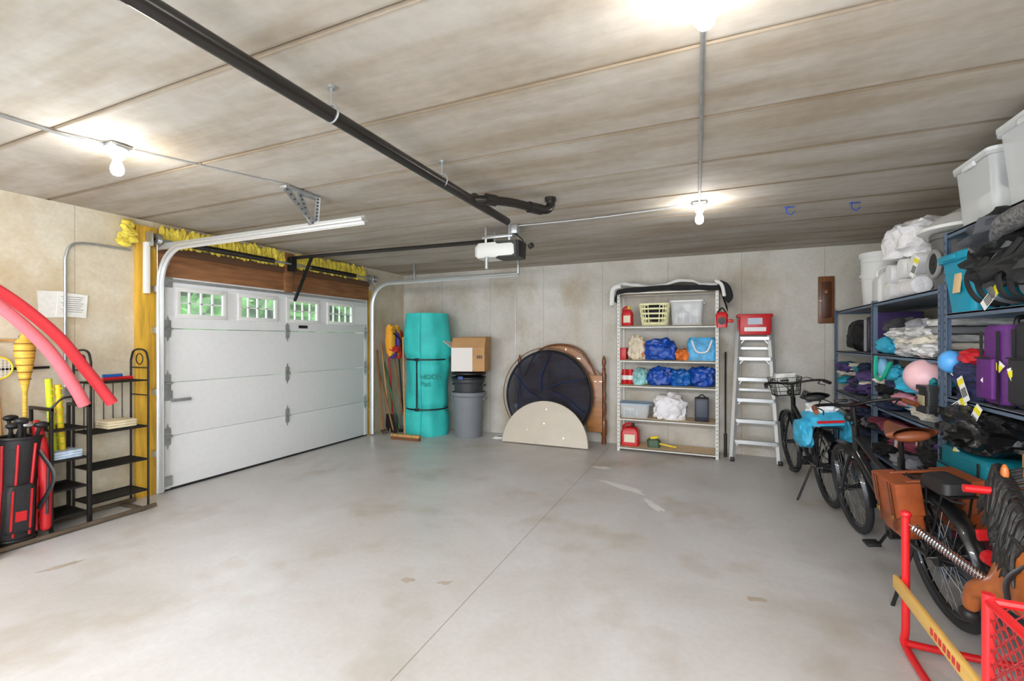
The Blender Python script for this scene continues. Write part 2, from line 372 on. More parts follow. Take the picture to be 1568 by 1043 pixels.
# ---------------------------------------------------------------- left wall bits
b=B('wall_conduit');b.tube([(-4.98,2.03,1.1),(-4.98,2.03,2.18)]+crv([(-4.98,2.03,2.2),(-4.98,2.06,2.30),(-4.98,2.16,2.345),(-4.98,2.5,2.35)]),.011,galv,n=10)
b.box((-4.98,2.03,1.06),(.04,.06,.1),galv,bev=.006);b.done()
paper=mat('paper',(238,238,232),.8,var=.05,scale=30)
b=B('wall_notice')
b.box((-4.993,1.95,1.80),(.004,.17,.22),paper,rot=(.05,0,0));b.box((-4.990,2.08,1.80),(.004,.20,.20),paper,rot=(-.06,0,0))
for k in range(8):b.box((-4.9865,2.08,1.87-k*.018),(.001,.15-.02*(k%3),.004),mat('ink',(120,120,118),.8))
b.done()
iron=mat('wrought_iron',(40,38,36),.4,.4)
def rack_end(b,y,xa,xb,zt,r=.009):
    xm=(xa+xb)/2
    b.tube([(xa,y,0),(xa,y,zt-.12)]+crv([(xa,y,zt-.1),(xa+.04,y,zt-.02),(xm,y,zt),(xb-.04,y,zt-.02),(xb,y,zt-.1)])+[(xb,y,0)],r,iron)
b=B('bakers_rack')
for y in (2.08,2.50):
    rack_end(b,y,-4.97,-4.70,1.42)
    for z in (1.25,1.0,.72,.42,.14):b.cyl((-4.97,y,z),(-4.70,y,z),.006,iron,n=6)
    b.ring((-4.835,y,1.33),.05,.005,iron,'y',20,5)
for z in (.14,.42,.72,1.14):
    for x in (-4.97,-4.70):b.cyl((x,2.08,z),(x,2.50,z),.007,iron,n=6)
    for k in range(1,9):b.cyl((-4.97+k*.03,2.08,z),(-4.97+k*.03,2.50,z),.004,iron,n=5)
for k in range(1,6):b.cyl((-4.97,2.08+k*.07,.72),(-4.97,2.08+k*.07,1.14),.004,iron,n=5)
b.done()
b=B('folded_towel');cr=mat('cream_cloth',(232,218,184),.9,bump=.4,bscale=20)
for k in range(3):b.box((-4.83,2.32,.745+k*.022),(.2,.22,.022),cr,bev=.009)
b.done()
b=B('foam_bat');b.cyl((-4.83,2.22,1.165),(-4.83,2.44,1.165),.016,red,n=10);b.cyl((-4.83,2.22,1.19),(-4.83,2.36,1.19),.015,blue,n=10);b.done()
b=B('wire_shelf_rack')
for y in (1.80,2.03):
    for x in (-4.93,-4.62):b.box((x,y,.49),(.03,.02,.98),iron,bev=.004)
    b.box((-4.775,y,.97),(.34,.022,.025),iron,bev=.004)
for z in (.12,.33,.56,.8):
    for x in (-4.93,-4.62):b.cyl((x,1.80,z),(x,2.03,z),.009,iron)
    for k in range(1,10):b.cyl((-4.93+k*.031,1.80,z),(-4.93+k*.031,2.03,z),.005,iron,n=5)
    b.bx((-4.92,1.81,z-.006),(-4.63,2.02,z-.001),iron)
b.tube(crv([(-4.62,1.8,.98),(-4.60,1.86,1.05),(-4.60,1.95,1.05),(-4.62,2.03,.98)]),.008,iron);b.done()
b=B('folded_shirt');lb=mat('light_blue_cloth',(190,208,226),.9,var=.2,scale=25,bump=.5)
for k in range(3):b.box((-4.73,1.91,.578+k*.02),(.19,.18,.02),lb,bev=.008)
b.done()
gb=mat('golf_black',(34,34,36),.6,bump=.3,bscale=15);gr=mat('golf_red',(200,28,36),.5)
def golfbag(x,y,lean,h=.86,k=0):
    M=TR(x,y,.0,0,lean[1],lean[0])
    b=B('golf_bag',M)
    b.lathe([(.11,0),(.125,.02),(.125,.1),(.115,.3),(.12,.55),(.13,h-.08),(.135,h),(.12,h),(.11,h-.1)],gb,n=24,cap=True)
    b.ring((0,0,h),.128,.014,black);b.ring((0,0,.05),.125,.012,gr if k==0 else black)
    for a in (-.9,-.3,.4,1.0):
        ca,sa=math.cos(a),math.sin(a)
        b.tube([(.128*ca,.128*sa,.08),(.122*ca,.122*sa,.4),(.138*ca,.138*sa,h-.04)],.009,gr,n=6)
    b.rr((.13,-.02,.12),[(0,.07,.14,.03),(.02,.09,.16,.03),(.3,.09,.16,.03),(.33,.06,.13,.03)],gb)
    for dy in (-.07,.03):b.bx((.174,dy-.006,.14),(.178,dy+.006,.42),gr)
    b.bx((.172,-.05,.2),(.178,.01,.27),gr)
    b.tube(crv([(.11,.08,h-.1),(.22,.13,h-.3),(.12,.09,.25)]),.016,black,n=6,sq=(1,.4))
    for i in range(7):
        a=i*.9;q=Vector((.06*math.cos(a),.06*math.sin(a),h-.2));e_=q+Vector((random.uniform(-.05,.05),random.uniform(-.06,.06),.26+random.random()*.10))
        b.cyl(q,e_,.006,steel,n=6)
        b.cyl(e_-(e_-q).normalized()*.14,e_,.012,rubber,n=8)
        b.ell(e_+Vector((0,.01,.015)),(.03,.045,.025),[black,black,steel,blackm][i%4],sub=2)
    b.done()
golfbag(-4.66,1.30,(.04,.02));golfbag(-4.70,1.61,(-.02,-.05),.78,1)
b=B('ski_bag');b.skin([(-4.60,1.76,.06),(-4.62,1.77,.4),(-4.66,1.76,.7),(-4.70,1.74,.9)],[(0,1),(1,2),(2,3)],[.035,.04,.04,.03],gr);b.tube([(-4.55,1.75,.2),(-4.56,1.76,.6)],.008,black,n=6);b.done()
b=B('yellow_ball');b.ell((-4.50,1.40,.08),(.08,.08,.08),mat('ball_yellow',(240,215,30),.5),sub=4);b.done()
pk=mat('noodle_pink',(246,116,126),.75,bump=.2,bscale=60);pk2=mat('noodle_red',(236,66,76),.75,bump=.2,bscale=60);gn=mat('noodle_green',(196,214,40),.75,bump=.2,bscale=60)
b=B('pool_noodle');b.tube(crv([(-4.62,1.2,2.02),(-4.60,1.5,1.86),(-4.58,1.8,1.56),(-4.57,2.0,1.25),(-4.56,2.16,.98)],8),.040,pk2,n=16);b.done()
b=B('pool_noodle');b.tube(crv([(-4.52,1.2,1.94),(-4.50,1.46,1.76),(-4.49,1.72,1.45),(-4.49,1.88,1.15),(-4.50,1.95,.995)],8),.040,pk,n=16);b.done()
b=B('dive_stick')
for k,(dy) in enumerate((0,.055)):
    pts=[(-4.74,1.86+dy,.6),(-4.74,1.83+dy,1.20-.05*k)];b.tube(pts,.022,[gn,yellow][k],n=12)
    for j in range(9):b.ring((-4.74,1.845+dy,.68+j*.055),.021,.006,[yellow,gn][k],'z',12,5)
b.done()
b=B('tiki_torch');ty=mat('bamboo',(222,180,70),.6,var=.25,scale=12,stretch=(1,1,6))
b.cyl((-4.86,1.74,0),(-4.86,1.74,1.3),.014,ty)
b.lathe([(.016,1.1),(.03,1.2),(.055,1.36),(.06,1.46),(.05,1.5),(.03,1.52),(.02,1.56),(.012,1.58)],ty,(-4.86,1.74,0),20)
for k in range(6):b.ring((-4.86,1.74,1.2+k*.055),.034+.006*k if k<5 else .058,.005,mat('bamboo_dark',(150,100,30),.6),'z',20,5)
b.done()
b=B('badminton_racket')
for k,(y,zt,m_) in enumerate(((1.5,1.45,wood),(1.58,1.3,red),(1.66,1.2,wood),(1.38,1.5,black))):
    b.cyl((-4.90,y,0),(-4.96,y-.04,zt),.012,m_)
    b.ring((-4.955,y-.04,zt+.09),.085,.007,[red,black,yellow,red][k],'x',24,6)
    for j in range(-3,4):
        hh=math.sqrt(.08**2-(j*.022)**2);b.cyl((-4.955,y-.04+j*.022,zt+.09-hh),(-4.955,y-.04+j*.022,zt+.09+hh),.0015,white,n=4);b.cyl((-4.955,y-.04-hh,zt+.09+j*.022),(-4.955,y-.04+hh,zt+.09+j*.022),.0015,white,n=4)
b.done()
b=B('timber_kerb')
b.box((-4.57,1.62,.025),(.03,1.75,.03),mat('old_wood',(96,82,66),.8,var=.3),bev=.006);b.box((-4.9,1.7,.025),(.04,1.6,.03),MATS['old_wood'],bev=.005)
for y in (.9,2.40):b.box((-4.74,y,.012),(.34,.05,.02),MATS['old_wood'],bev=.004)
b.done()
b=B('wall_tool_rail');b.box((-4.985,1.62,1.28),(.012,.62,.02),blackm);b.box((-4.985,1.62,1.5),(.012,.5,.02),wood)
for k in range(5):b.tube(crv([(-4.98,1.4+k*.11,1.5),(-4.93,1.4+k*.11,1.5),(-4.93,1.4+k*.11,1.54)]),.004,galv,n=5)
b.done()
# ---------------------------------------------------------------- corner tools
tw=mat('tool_wood',(150,104,56),.6,var=.2)
for k,(nm,y,x,zt,kind) in enumerate((('garden_rake',5.90,-4.80,1.35,'rake'),('shovel',6.0,-4.74,1.45,'shovel'),('corn_broom',6.16,-4.80,1.6,'broom'),('wooden_pole',6.29,-4.68,1.5,'pole'),('garden_hoe',6.42,-4.78,1.6,'pole'),('garden_edger',6.07,-4.60,1.15,'pole'),('wooden_pole',5.95,-4.63,1.0,'pole'))):
    b=B(nm)
    top=Vector((-4.96,y+.04,zt));bot=Vector((x,y,.02));b.cyl(bot,top,.014,[tw,wood,MATS['golf_red'],tw,black,mat('tool_green2',(50,110,60),.5),tw][k],n=10)
    if kind=='rake':
        b.cyl((x,y-.06,.06),(x,y+.06,.06),.008,blackm)
        for j in range(5):b.cyl((x,y-.06+j*.03,.06),(x+.05,y-.06+j*.03,.01),.004,blackm,n=5)
    elif kind=='shovel':
        b.prism([(-.09,.3),(.09,.3),(.10,.1),(.06,.02),(0,0),(-.06,.02),(-.10,.1)],.012,blackm,TR(x+.02,y,.01,.2),.004)
    elif kind=='broom':
        b.prism([(-.05,.3),(.05,.3),(.11,.01),(-.11,.01)],.05,wood,TR(x,y,.0,pi/2),.01)
    else:b.box((x+.01,y,.04),(.06,.05,.05),blackm,bev=.01)
    b.done()
b=B('life_jacket');lj=[mat('vest_orange',(250,176,50),.7,bump=.3),mat('vest_purple',(90,60,150),.7,bump=.3),mat('vest_red',(215,55,50),.7)]
for k in range(4):
    b.ell((-4.74,6.0+k*.07,1.50-.05*(k%2)),(.07,.07,.24),lj[[0,1,0,2][k]],amp=.2,pw=.7,seed=k)
b.ell((-4.70,6.08,1.36),(.07,.13,.06),lj[2],amp=.3,seed=9);b.ell((-4.68,6.1,1.5),(.05,.03,.13),lj[1],amp=.2)
b.tube(crv([(-4.66,5.97,1.62),(-4.62,6.1,1.5),(-4.66,6.2,1.3)]),.012,black,n=6);b.done()
b=B('push_broom')
b.box((-4.19,5.66,.065),(.50,.07,.04),wood,rot=(0,0,.05),bev=.008);b.box((-4.19,5.66,.024),(.49,.055,.046),mat('bristle',(120,80,50),.9),rot=(0,0,.05))
b.cyl((-4.22,5.68,.07),(-4.36,5.82,1.55),.012,wood);b.done()
# ---------------------------------------------------------------- teal floating mat roll
teal=mat('teal_foam',(56,202,196),.65,var=.12,scale=4,bump=.25,bscale=30)
b=B('floating_mat_roll');cx,cy,Rr=-4.19,6.24,.345
def rollf(u,v):
    a=u*2*pi*1.15-2.3;z=.0+v*1.93
    r=Rr*(.96+.06*u)*(1+.055*math.sin(z*5.3+1))
    for zs in (.42,1.20):r-=.035*math.exp(-((z-zs)/.06)**2)
    r+=.05*noise.noise(Vector((math.cos(a)*1.6,math.sin(a)*1.6,z*1.5)))
    return (cx+r*1.06*math.cos(a),cy+r*.9*math.sin(a),z)
b.sheet(rollf,90,60,teal)
def rolltop(u,v):
    a=u*2*pi*3.4;r=Rr*(.1+.84*u)
    return (cx+r*math.cos(a),cy+.9*r*math.sin(a),1.90 if v>.5 else 1.5)
b.sheet(rolltop,90,1,teal);b.lathe([(.02,1.86),(Rr*.9,1.86)],mat('teal_dark',(20,130,120),.7),(cx,cy,0),cap=False)
for zs in (.42,1.20):
    b.ring((cx,cy,zs),Rr*.955,.012,black,'z',40,6);b.box((cx+.02,cy-.325,zs),(.07,.02,.045),black,bev=.004)
b.bx((cx+.02,cy-.345,.45),(cx+.035,cy-.325,1.18),black)
roll=b.done()
tx=bpy.data.curves.new('mat_lettering','FONT');tx.body='HOON\nPad';tx.size=.11;tx.extrude=.002
to=bpy.data.objects.new('mat_lettering',tx);sc.collection.objects.link(to)
to.location=(cx+.10,cy-.355,.90);to.rotation_euler=(pi/2,0,.45)
tx.materials.append(mat('letter_green',(22,130,116),.7))
to.parent=roll;to.matrix_parent_inverse=Matrix.Translation(roll.location).inverted()
# trash cans
def can(b,c_,h,rb,rt,m):
    b.lathe([(rb,0),(rb+.004,.02),(rt-.01,h-.07),(rt,h-.07),(rt+.018,h-.05),(rt+.018,h),(rt,h),(rt-.015,h-.06),(rb,.03),(.01,.03)],m,c_,36)
    for a in (0,pi):b.box((c_[0]+(rt+.03)*math.cos(a),c_[1]+(rt+.03)*math.sin(a),c_[2]+h-.1),(.03,.1,.03),m,bev=.008)
gy=mat('can_gray',(128,132,138),.55,var=.05);dkg=mat('can_dark',(58,60,64),.5)
b=B('trash_can');can(b,(-3.46,6.30,0),.70,.205,.25,gy)
can(b,(-3.46,6.30,.36),.55,.19,.238,dkg)
for z in (.90,.97):b.lathe([(.05,z),(.26,z),(.272,z+.012),(.272,z+.03),(.24,z+.035),(.2,z+.05),(.01,z+.052)],black,(-3.46,6.30,0),36)
b.box((-3.46,6.04,.93),(.08,.03,.05),mat('clip_blue',(60,90,150),.5),bev=.006);b.done()
def obox(b,c_,w,d,h,m,flaps=.2,rz=0,t=.006,tilt=(.9,.5,1.2,.8),fm=None):
    M0=b.M;b.M=M0@TR(c_[0],c_[1],c_[2],rz)
    b.bx((-w/2,-d/2,0),(w/2,d/2,t),m);b.bx((-w/2,-d/2,0),(w/2,-d/2+t,h),m);b.bx((-w/2,d/2-t,0),(w/2,d/2,h),m)
    b.bx((-w/2,-d/2,0),(-w/2+t,d/2,h),m);b.bx((w/2-t,-d/2,0),(w/2,d/2,h),m)
    for k,(x,y,ang,L_) in enumerate(((0,-d/2,0,w),(w/2,0,pi/2,d),(0,d/2,pi,w),(-w/2,0,-pi/2,d))):
        T=Matrix.Translation((x,y,h))@Matrix.Rotation(ang,4,'Z')@Matrix.Rotation(tilt[k],4,'X')
        b.raw([(-L_/2,0,0),(L_/2,0,0),(L_/2,0,flaps),(-L_/2,0,flaps),(-L_/2,t,0),(L_/2,t,0),(L_/2,t,flaps),(-L_/2,t,flaps)],
              [[0,1,2,3],[4,5,6,7],[0,1,5,4],[2,3,7,6],[0,3,7,4],[1,2,6,5]],fm if (fm and k==3) else m,T)
    b.M=M0
b=B('cardboard_box');wc=mat('white_card',(238,232,226),.75)
obox(b,(-3.40,6.27,1.03),.52,.42,.36,cardb,.17,.25,tilt=(-.5,.1,-.1,.95),fm=wc)
T=TR(-3.40,6.27,1.03,.25);b.raw([T@Vector(v) for v in ((-.26,-.213,0),(.07,-.213,0),(.07,-.213,.36),(-.26,-.213,.36))],[[0,1,2,3]],wc)
b.raw([T@Vector(v) for v in ((-.263,.21,0),(-.263,-.213,0),(-.263,-.213,.36),(-.263,.21,.36))],[[0,1,2,3]],wc)
for k in range(3):b.box(T@Vector((.15+.03*k,-.214,.22)),(.02,.002,.05),black,rot=(0,0,.25))
b.done()
# ---------------------------------------------------------------- headboard + hoop + table
hb=mat('headboard_wood',(166,112,66),.4,var=.3,scale=4,stretch=(1,1,5),coat=.3)
b=B('bed_headboard')
pts=[(-.62,.25),(.62,.25),(.62,.95)]
for i in range(0,21):
    t=i/20;x=.62-1.24*t;z=.97+.45*math.sin(pi*t)**.8-(.06*math.sin(pi*2*abs(t-.5)*2)**2 if abs(t-.5)>.25 else 0);pts.append((x,z))
pts.append((-.62,.95))
b.prism(pts,.03,hb,TR(-2.05,6.60,0),.006)
tpost=[(.03,0),(.035,.02),(.03,.12),(.042,.14),(.042,.34),(.03,.36),(.022,.4),(.036,.45),(.04,.55),(.026,.62),(.036,.66),(.036,.72),(.024,.76),(.032,.9),(.038,1.0),(.022,1.05),(.03,1.08),(.016,1.11),(.026,1.15),(.032,1.19),(.022,1.24),(.006,1.28)]
for x in (-2.71,-1.39):b.lathe(tpost,woodbrown,(x,6.58,0),20)
b.bx((-1.62,6.5,.18),(-1.40,6.53,1.0),hb,.006)
b.tube(crv([(-2.62,6.57,.95),(-2.4,6.57,1.33),(-2.05,6.57,1.44),(-1.7,6.57,1.33),(-1.48,6.57,.95)]),.016,woodbrown,n=8)
b.done()
mesh_=mat('net_black',(30,36,52),.85,var=.9,scale=5,bump=1,bscale=7,alpha=.82)
b=B('popup_net');M=TR(-2.19,6.42,.685,0,-.06);b.M=M
b.ring((0,0,0),.66,.018,black,'y',64,8);b.ring((0,-.04,0),.64,.008,mat('net_blue',(24,44,90),.7),'y',64,8)
def netf(u,v):
    r=.65*v;a=u*2*pi
    q=Vector((r*math.cos(a)*3,r*math.sin(a)*3,1));return (r*math.cos(a),-.05+.07*noise.noise(q)*(1-v)-.03*(1-v)+.03*math.sin(a*9+4*noise.noise(q))*v*(1-v)*2,r*math.sin(a))
b.sheet(netf,96,16,mesh_)
nb=mat('net_navy',(26,46,96),.8,bump=.8)
for k in range(6):
    a=.4+k*1.1;b.tube(crv([(0.1*math.cos(a+1),-.09,.1*math.sin(a+1)),(.3*math.cos(a+.3),-.10,.3*math.sin(a+.3)),(.62*math.cos(a),-.06,.62*math.sin(a))]),.022,nb,n=6,sq=(.4,1))
b.ring((-.05,.06,.01),.70,.007,woodbrown,'y',64,6)
b.done()
b=B('folding_table_top');tt=mat('table_tan',(206,196,180),.5,var=.04)
pts=[(.645*math.cos(pi*i/40),.62*math.sin(pi*i/40)) for i in range(41)]
b.prism(pts,.022,tt,TR(-2.16,6.13,.012,.0,-.2),.004)
b.prism([(x*1.008,z*1.008-.002) for x,z in pts],.014,mat('table_edge',(150,136,112),.5),TR(-2.16,6.134,.012,.0,-.2))
for x,z in ((0,.3),(.02,.5),(-.25,.2),(.3,.12)):b.cyl((-2.16+x,6.115+z*.2,z+.01),(-2.16+x,6.10+z*.2,z+.012),.012,steel,n=10)
b.done()
b=B('extension_cord')
for k in range(4):b.ring((-2.95+.02*k,6.35-.02*k,.012+.012*k),.12-.01*k,.006,white,'z',24,5)
b.tube(crv([(-2.9,6.3,.02),(-2.8,6.4,.1),(-2.84,6.55,.3),(-2.83,6.68,.42)]),.005,white,n=5);b.done()
b=B('wall_outlet');b.box((-2.83,6.69,.44),(.08,.02,.12),galv,bev=.004);b.tube([(-2.83,6.69,.5),(-2.83,6.69,2.25)],.006,galv);b.done()
# ---------------------------------------------------------------- shelving
def shelving(name,X0,X1,Y0,Y1,hs,zt,pm,sm,axis,mids=()):
    b=B(name);t=.003;w=.038
    posts=[(X0,Y0,1,1),(X1,Y0,-1,1),(X0,Y1,1,-1),(X1,Y1,-1,-1)]
    for mm in mids:
        posts+=([(X0,mm,1,1),(X1,mm,-1,1)])
    for x,y,sx,sy in posts:
        b.bx((x,y,0),(x+sx*w,y+sy*t,zt),pm);b.bx((x,y,0),(x+sx*t,y+sy*w,zt),pm)
        z=.06
        while z<zt-.03:
            if axis=='x':b.box((x+sx*w*.55,y-(.0008 if sy>0 else -.0008),z),(.008,.001,.018),MATS['black_plastic'])
            else:b.box((x-(.0008 if sx>0 else -.0008),y+sy*w*.55,z),(.001,.008,.018),MATS['black_plastic'])
            z+=.05
    for z in hs:
        b.bx((X0+t,Y0+t,z-.012),(X1-t,Y1-t,z),sm)
        b.bx((X0+t,Y0+t,z-.032),(X1-t,Y0+t+.012,z),pm,.003);b.bx((X0+t,Y1-t-.012,z-.032),(X1-t,Y1-t,z),pm,.003)
        b.bx((X0+t,Y0+t,z-.032),(X0+t+.012,Y1-t,z),pm,.003);b.bx((X1-t-.012,Y0+t,z-.032),(X1-t,Y1-t,z),pm,.003)
    return b.done()
cw=mat('shelf_cream',(226,224,216),.45);osb=mat('particle_board',(220,196,160),.7,var=.12,scale=30)
SB=[.06,.45,.90,1.24,1.70,2.16]
shelving('metal_shelving_unit',-1.15,.12,6.28,6.68,SB,2.17,cw,osb,'x')
def tub(name,c_,w,d,h,lid,body=None,fill=None,rz=0):
    b=B(name,TR(c_[0],c_[1],c_[2],rz));m=body or clearp
    b.rr((0,0,0),[(0,w*.84,d*.84,.03),(.01,w*.86,d*.86,.035),(h*.5,w*.91,d*.91,.035),(h*.88,w*.95,d*.95,.035),(h*.88,w,d,.04),(h*.94,w,d,.04)],m,cap=(1,0))
    if fill:
        for k in range(12):
            b.ell((random.uniform(-.27,.27)*w,random.uniform(-.27,.27)*d,h*random.uniform(.22,.70)),(w*.14,d*.15,h*.17),fill[k%len(fill)],amp=.3,seed=k,sub=2)
    b.rr((0,0,h*.93),[(0,w*1.01,d*1.01,.04),(h*.05,w*1.01,d*1.01,.04),(h*.07,w*.93,d*.93,.04),(h*.05,w*.9,d*.9,.03)],lid)
    for sx in (-1,1):b.box((sx*w*.5,0,h*.88),(.02,d*.3,.03),lid,bev=.006)
    for k in range(4):b.box((w*(-.3+.2*k),-d*.445,h*.45),(.008,.006,h*.7),m)
    return b.done()
grf=mat('fill_grey',(170,175,185),.8);dgf=mat('fill_dark',(60,62,70),.8);whf=mat('fill_white',(242,242,244),.8,bump=.5);tlf=mat('fill_teal',(60,150,150),.8)
lidc=mat('lid_clear',(248,250,252),.3,alpha=.75)
tub('storage_tub',(-.26,6.47,1.70),.42,.34,.33,white,None,[whf,grf,dgf])
tub('storage_tub',(-.93,6.46,.45),.42,.32,.2,mat('lid_blue',(150,185,215),.4),None,[grf,tlf,whf])
def jug(name,c_,w,d,h,m,capm,M=None):
    b=B(name,TR(*c_))
    b.rr((0,0,0),[(0,w*.9,d*.9,.02),(.01,w,d,.03),(h*.62,w,d,.03),(h*.8,w*.7,d*.8,.03),(h*.86,w*.35,d*.4,.02)],m)
    b.tube(crv([(-w*.38,0,h*.66),(-w*.4,0,h*.86),(-w*.1,0,h*.97),(w*.12,0,h*.9)]),.014,m)
    b.cyl((w*.12,0,h*.84),(w*.14,0,h),.022,capm);b.box((0,-d/2-.001,h*.35),(w*.6,.003,h*.35),mat('label',(235,225,200),.6));return b.done()
jug('detergent_jug',(-1.03,6.42,1.70),.15,.13,.27,red,yellow)
jug('gas_can',(-.99,6.43,.06),.24,.2,.3,red,black)
b=B('laundry_basket');lbk=mat('basket_yellow',(244,240,190),.5)
bw,bd,bh_=.4,.3,.28;c0=(-.67,6.46,1.70)
b.rr(c0,[(0,bw*.8,bd*.8,.05),(.012,bw*.8,bd*.8,.05)],lbk)
for z,k in ((.02,.8),(.085,.85),(.15,.9),(.215,.95),(.275,1.0)):
    b.rr((c0[0],c0[1],c0[2]+z),[(0,bw*k,bd*k,.05),(.022,bw*k*1.01,bd*k*1.01,.05),(.022,bw*k*.97,bd*k*.97,.05),(0,bw*k*.96,bd*k*.96,.05)],lbk,cap=(0,0))
for i in range(26):
    a=2*pi*i/26;ca,sa=math.cos(a),math.sin(a);q=Vector((sgn(ca,.45),sgn(sa,.45),0))
    b.cyl((c0[0]+q.x*bw*.395,c0[1]+q.y*bd*.395,c0[2]),(c0[0]+q.x*bw*.49,c0[1]+q.y*bd*.49,c0[2]+.28),.007,lbk,n=5)
b.ell((c0[0],c0[1],c0[2]+.18),(.14,.1,.1),mat('fill_blackcloth',(40,40,44),.9),amp=.4);b.done()
def bag(name,c_,rad,m,seed=0,amp=.35,knot=False,pw=.75,extra=()):
    b=B(name);b.ell((c_[0],c_[1],c_[2]+rad[2]*.8),rad,m,amp=amp,fr=2.2,pw=pw,sub=4,flat=.8,seed=seed)
    if knot:b.ell((c_[0]+.02,c_[1],c_[2]+rad[2]*1.75),(rad[0]*.25,rad[1]*.3,rad[2]*.3),m,amp=.6,seed=seed+5)
    for q in extra:b.ell(q[0],q[1],q[2],amp=.3,seed=seed+8)
    return b.done()
orb=mat('bag_orange',(220,116,44),.6,var=.4,scale=9,bump=.6);beb=mat('bag_beige',(228,214,190),.7,var=.15,bump=.6)
wbag=mat('bag_white',(242,240,244),.4,var=.06,bump=.9,bscale=14);dkblue=mat('bag_blue',(16,72,168),.35,var=.35,scale=10,bump=.8,bscale=14)
bag('grocery_bag',(-.90,6.44,1.24),(.11,.11,.17),beb,3,extra=[((-.83,6.4,1.38),(.05,.05,.1),orb)])
b=B('storage_carton');b.box((-1.075,6.42,1.32),(.08,.2,.16),red,bev=.004);b.done()
bag('tarp_bundle',(-.60,6.44,1.24),(.19,.13,.15),dkblue,1)
bag('tarp_bundle',(-.30,6.42,1.24),(.10,.11,.08),orb,2)
b=B('cooler_bag');b.rr((-.08,6.44,1.24),[(0,.34,.26,.05),(.24,.36,.27,.06),(.3,.3,.2,.06)],mat('cooler_blue',(80,165,215),.5,var=.4,scale=12,bump=.5))
b.tube(crv([(-.2,6.31,1.5),(-.14,6.29,1.36),(-.02,6.29,1.36),(.04,6.31,1.5)]),.012,white,n=6);b.done()
b=B('storage_jar')
for x in (-1.07,-.99):
    b.lathe([(.04,0),(.045,.01),(.045,.14),(.036,.16),(.036,.18),(.04,.18),(.04,.2),(.005,.2)],red,(x,6.42,.90),16);b.cyl((x,6.42,.96),(x,6.42,1.02),.0455,white,n=16)
b.done()
bag('grocery_bag',(-.86,6.43,.90),(.09,.1,.12),mat('bag_teal',(150,205,205),.5,var=.4,bump=.8),6)
bag('tarp_bundle',(-.60,6.44,.90),(.16,.13,.13),dkblue,11);bag('tarp_bundle',(-.33,6.44,.90),(.13,.13,.12),blue,12);bag('tarp_bundle',(-.08,6.44,.90),(.15,.13,.14),dkblue,13)
bag('plastic_bag',(-.48,6.45,.45),(.20,.14,.17),wbag,4,.3,True)
b=B('speaker_box');b.box((-.08,6.46,.60),(.17,.2,.30),mat('box_navy',(40,44,56),.5),bev=.008);b.box((-.08,6.358,.62),(.13,.004,.22),mat('box_panel',(78,84,98),.5),bev=.001)
b.tube(crv([(-.13,6.46,.75),(-.08,6.46,.79),(-.03,6.46,.75)]),.008,black);b.done()
b=B('hedge_trimmer');b.rr((-.68,6.42,.06),[(0,.16,.1,.03),(.09,.18,.1,.04),(.12,.1,.06,.03)],mat('tool_green',(60,90,60),.5))
b.box((-.50,6.40,.10),(.22,.04,.02),yellow,rot=(0,.15,0),bev=.004);b.cyl((-.72,6.4,.18),(-.62,6.4,.2),.02,yellow);b.done()
b=B('draped_blanket')
for k,(m_,z0) in enumerate(((mat('blanket_black',(36,36,38),.9,bump=.5),.0),(mat('sheet_white',(236,236,234),.85,bump=.6),.045))):
    def bf(u,v,k=k,z0=z0):
        x=-1.20+u*1.42;y=6.22+v*.44
        ex=max(0,-1.15-x)+max(0,x-.13);q=noise.noise(Vector((x*5+k*7,y*6,k)))
        if k==0:
            z=2.19+.02*q+.03*math.sin(u*pi)
            z-=min(.28,ex*3.2)
            if v<.12:z-=.07
        else:
            x=-1.14+u*1.28+.04*q;y=6.27+v*.36;z=2.215+.04*(1+q)+.05*v+.025*math.sin(u*11+1)
            if v<.08:z-=.035
        return (x,y,z)
    b.sheet(bf,60,16,m_)
b.tube(crv([(.12,6.26,2.22),(.2,6.24,2.17),(.24,6.25,2.05),(.2,6.27,1.99)]),.04,MATS['blanket_black'],n=10,sq=(1,.6))
b.tube(crv([(.08,6.23,2.25),(.15,6.21,2.19),(.18,6.21,2.05)]),.022,MATS['sheet_white'],n=8)
b.tube(crv([(-1.10,6.24,2.24),(-1.19,6.22,2.19),(-1.21,6.23,1.98)]),.034,MATS['sheet_white'],n=8)
b.done()
b=B('red_work_light');b.rr((.15,6.18,1.66),[(0,.12,.1,.02),(.16,.14,.12,.03),(.19,.1,.08,.02)],red);b.cyl((.15,6.12,1.74),(.15,6.10,1.74),.045,black);b.box((.24,6.18,1.74),(.08,.04,.04),red,bev=.01);b.tube(crv([(.1,6.18,1.84),(.15,6.18,1.9),(.2,6.18,1.84)]),.01,black)
b.tube(crv([(.15,6.2,1.84),(.14,6.23,1.88),(.12,6.275,1.86)]),.005,steel,n=6);b.done()
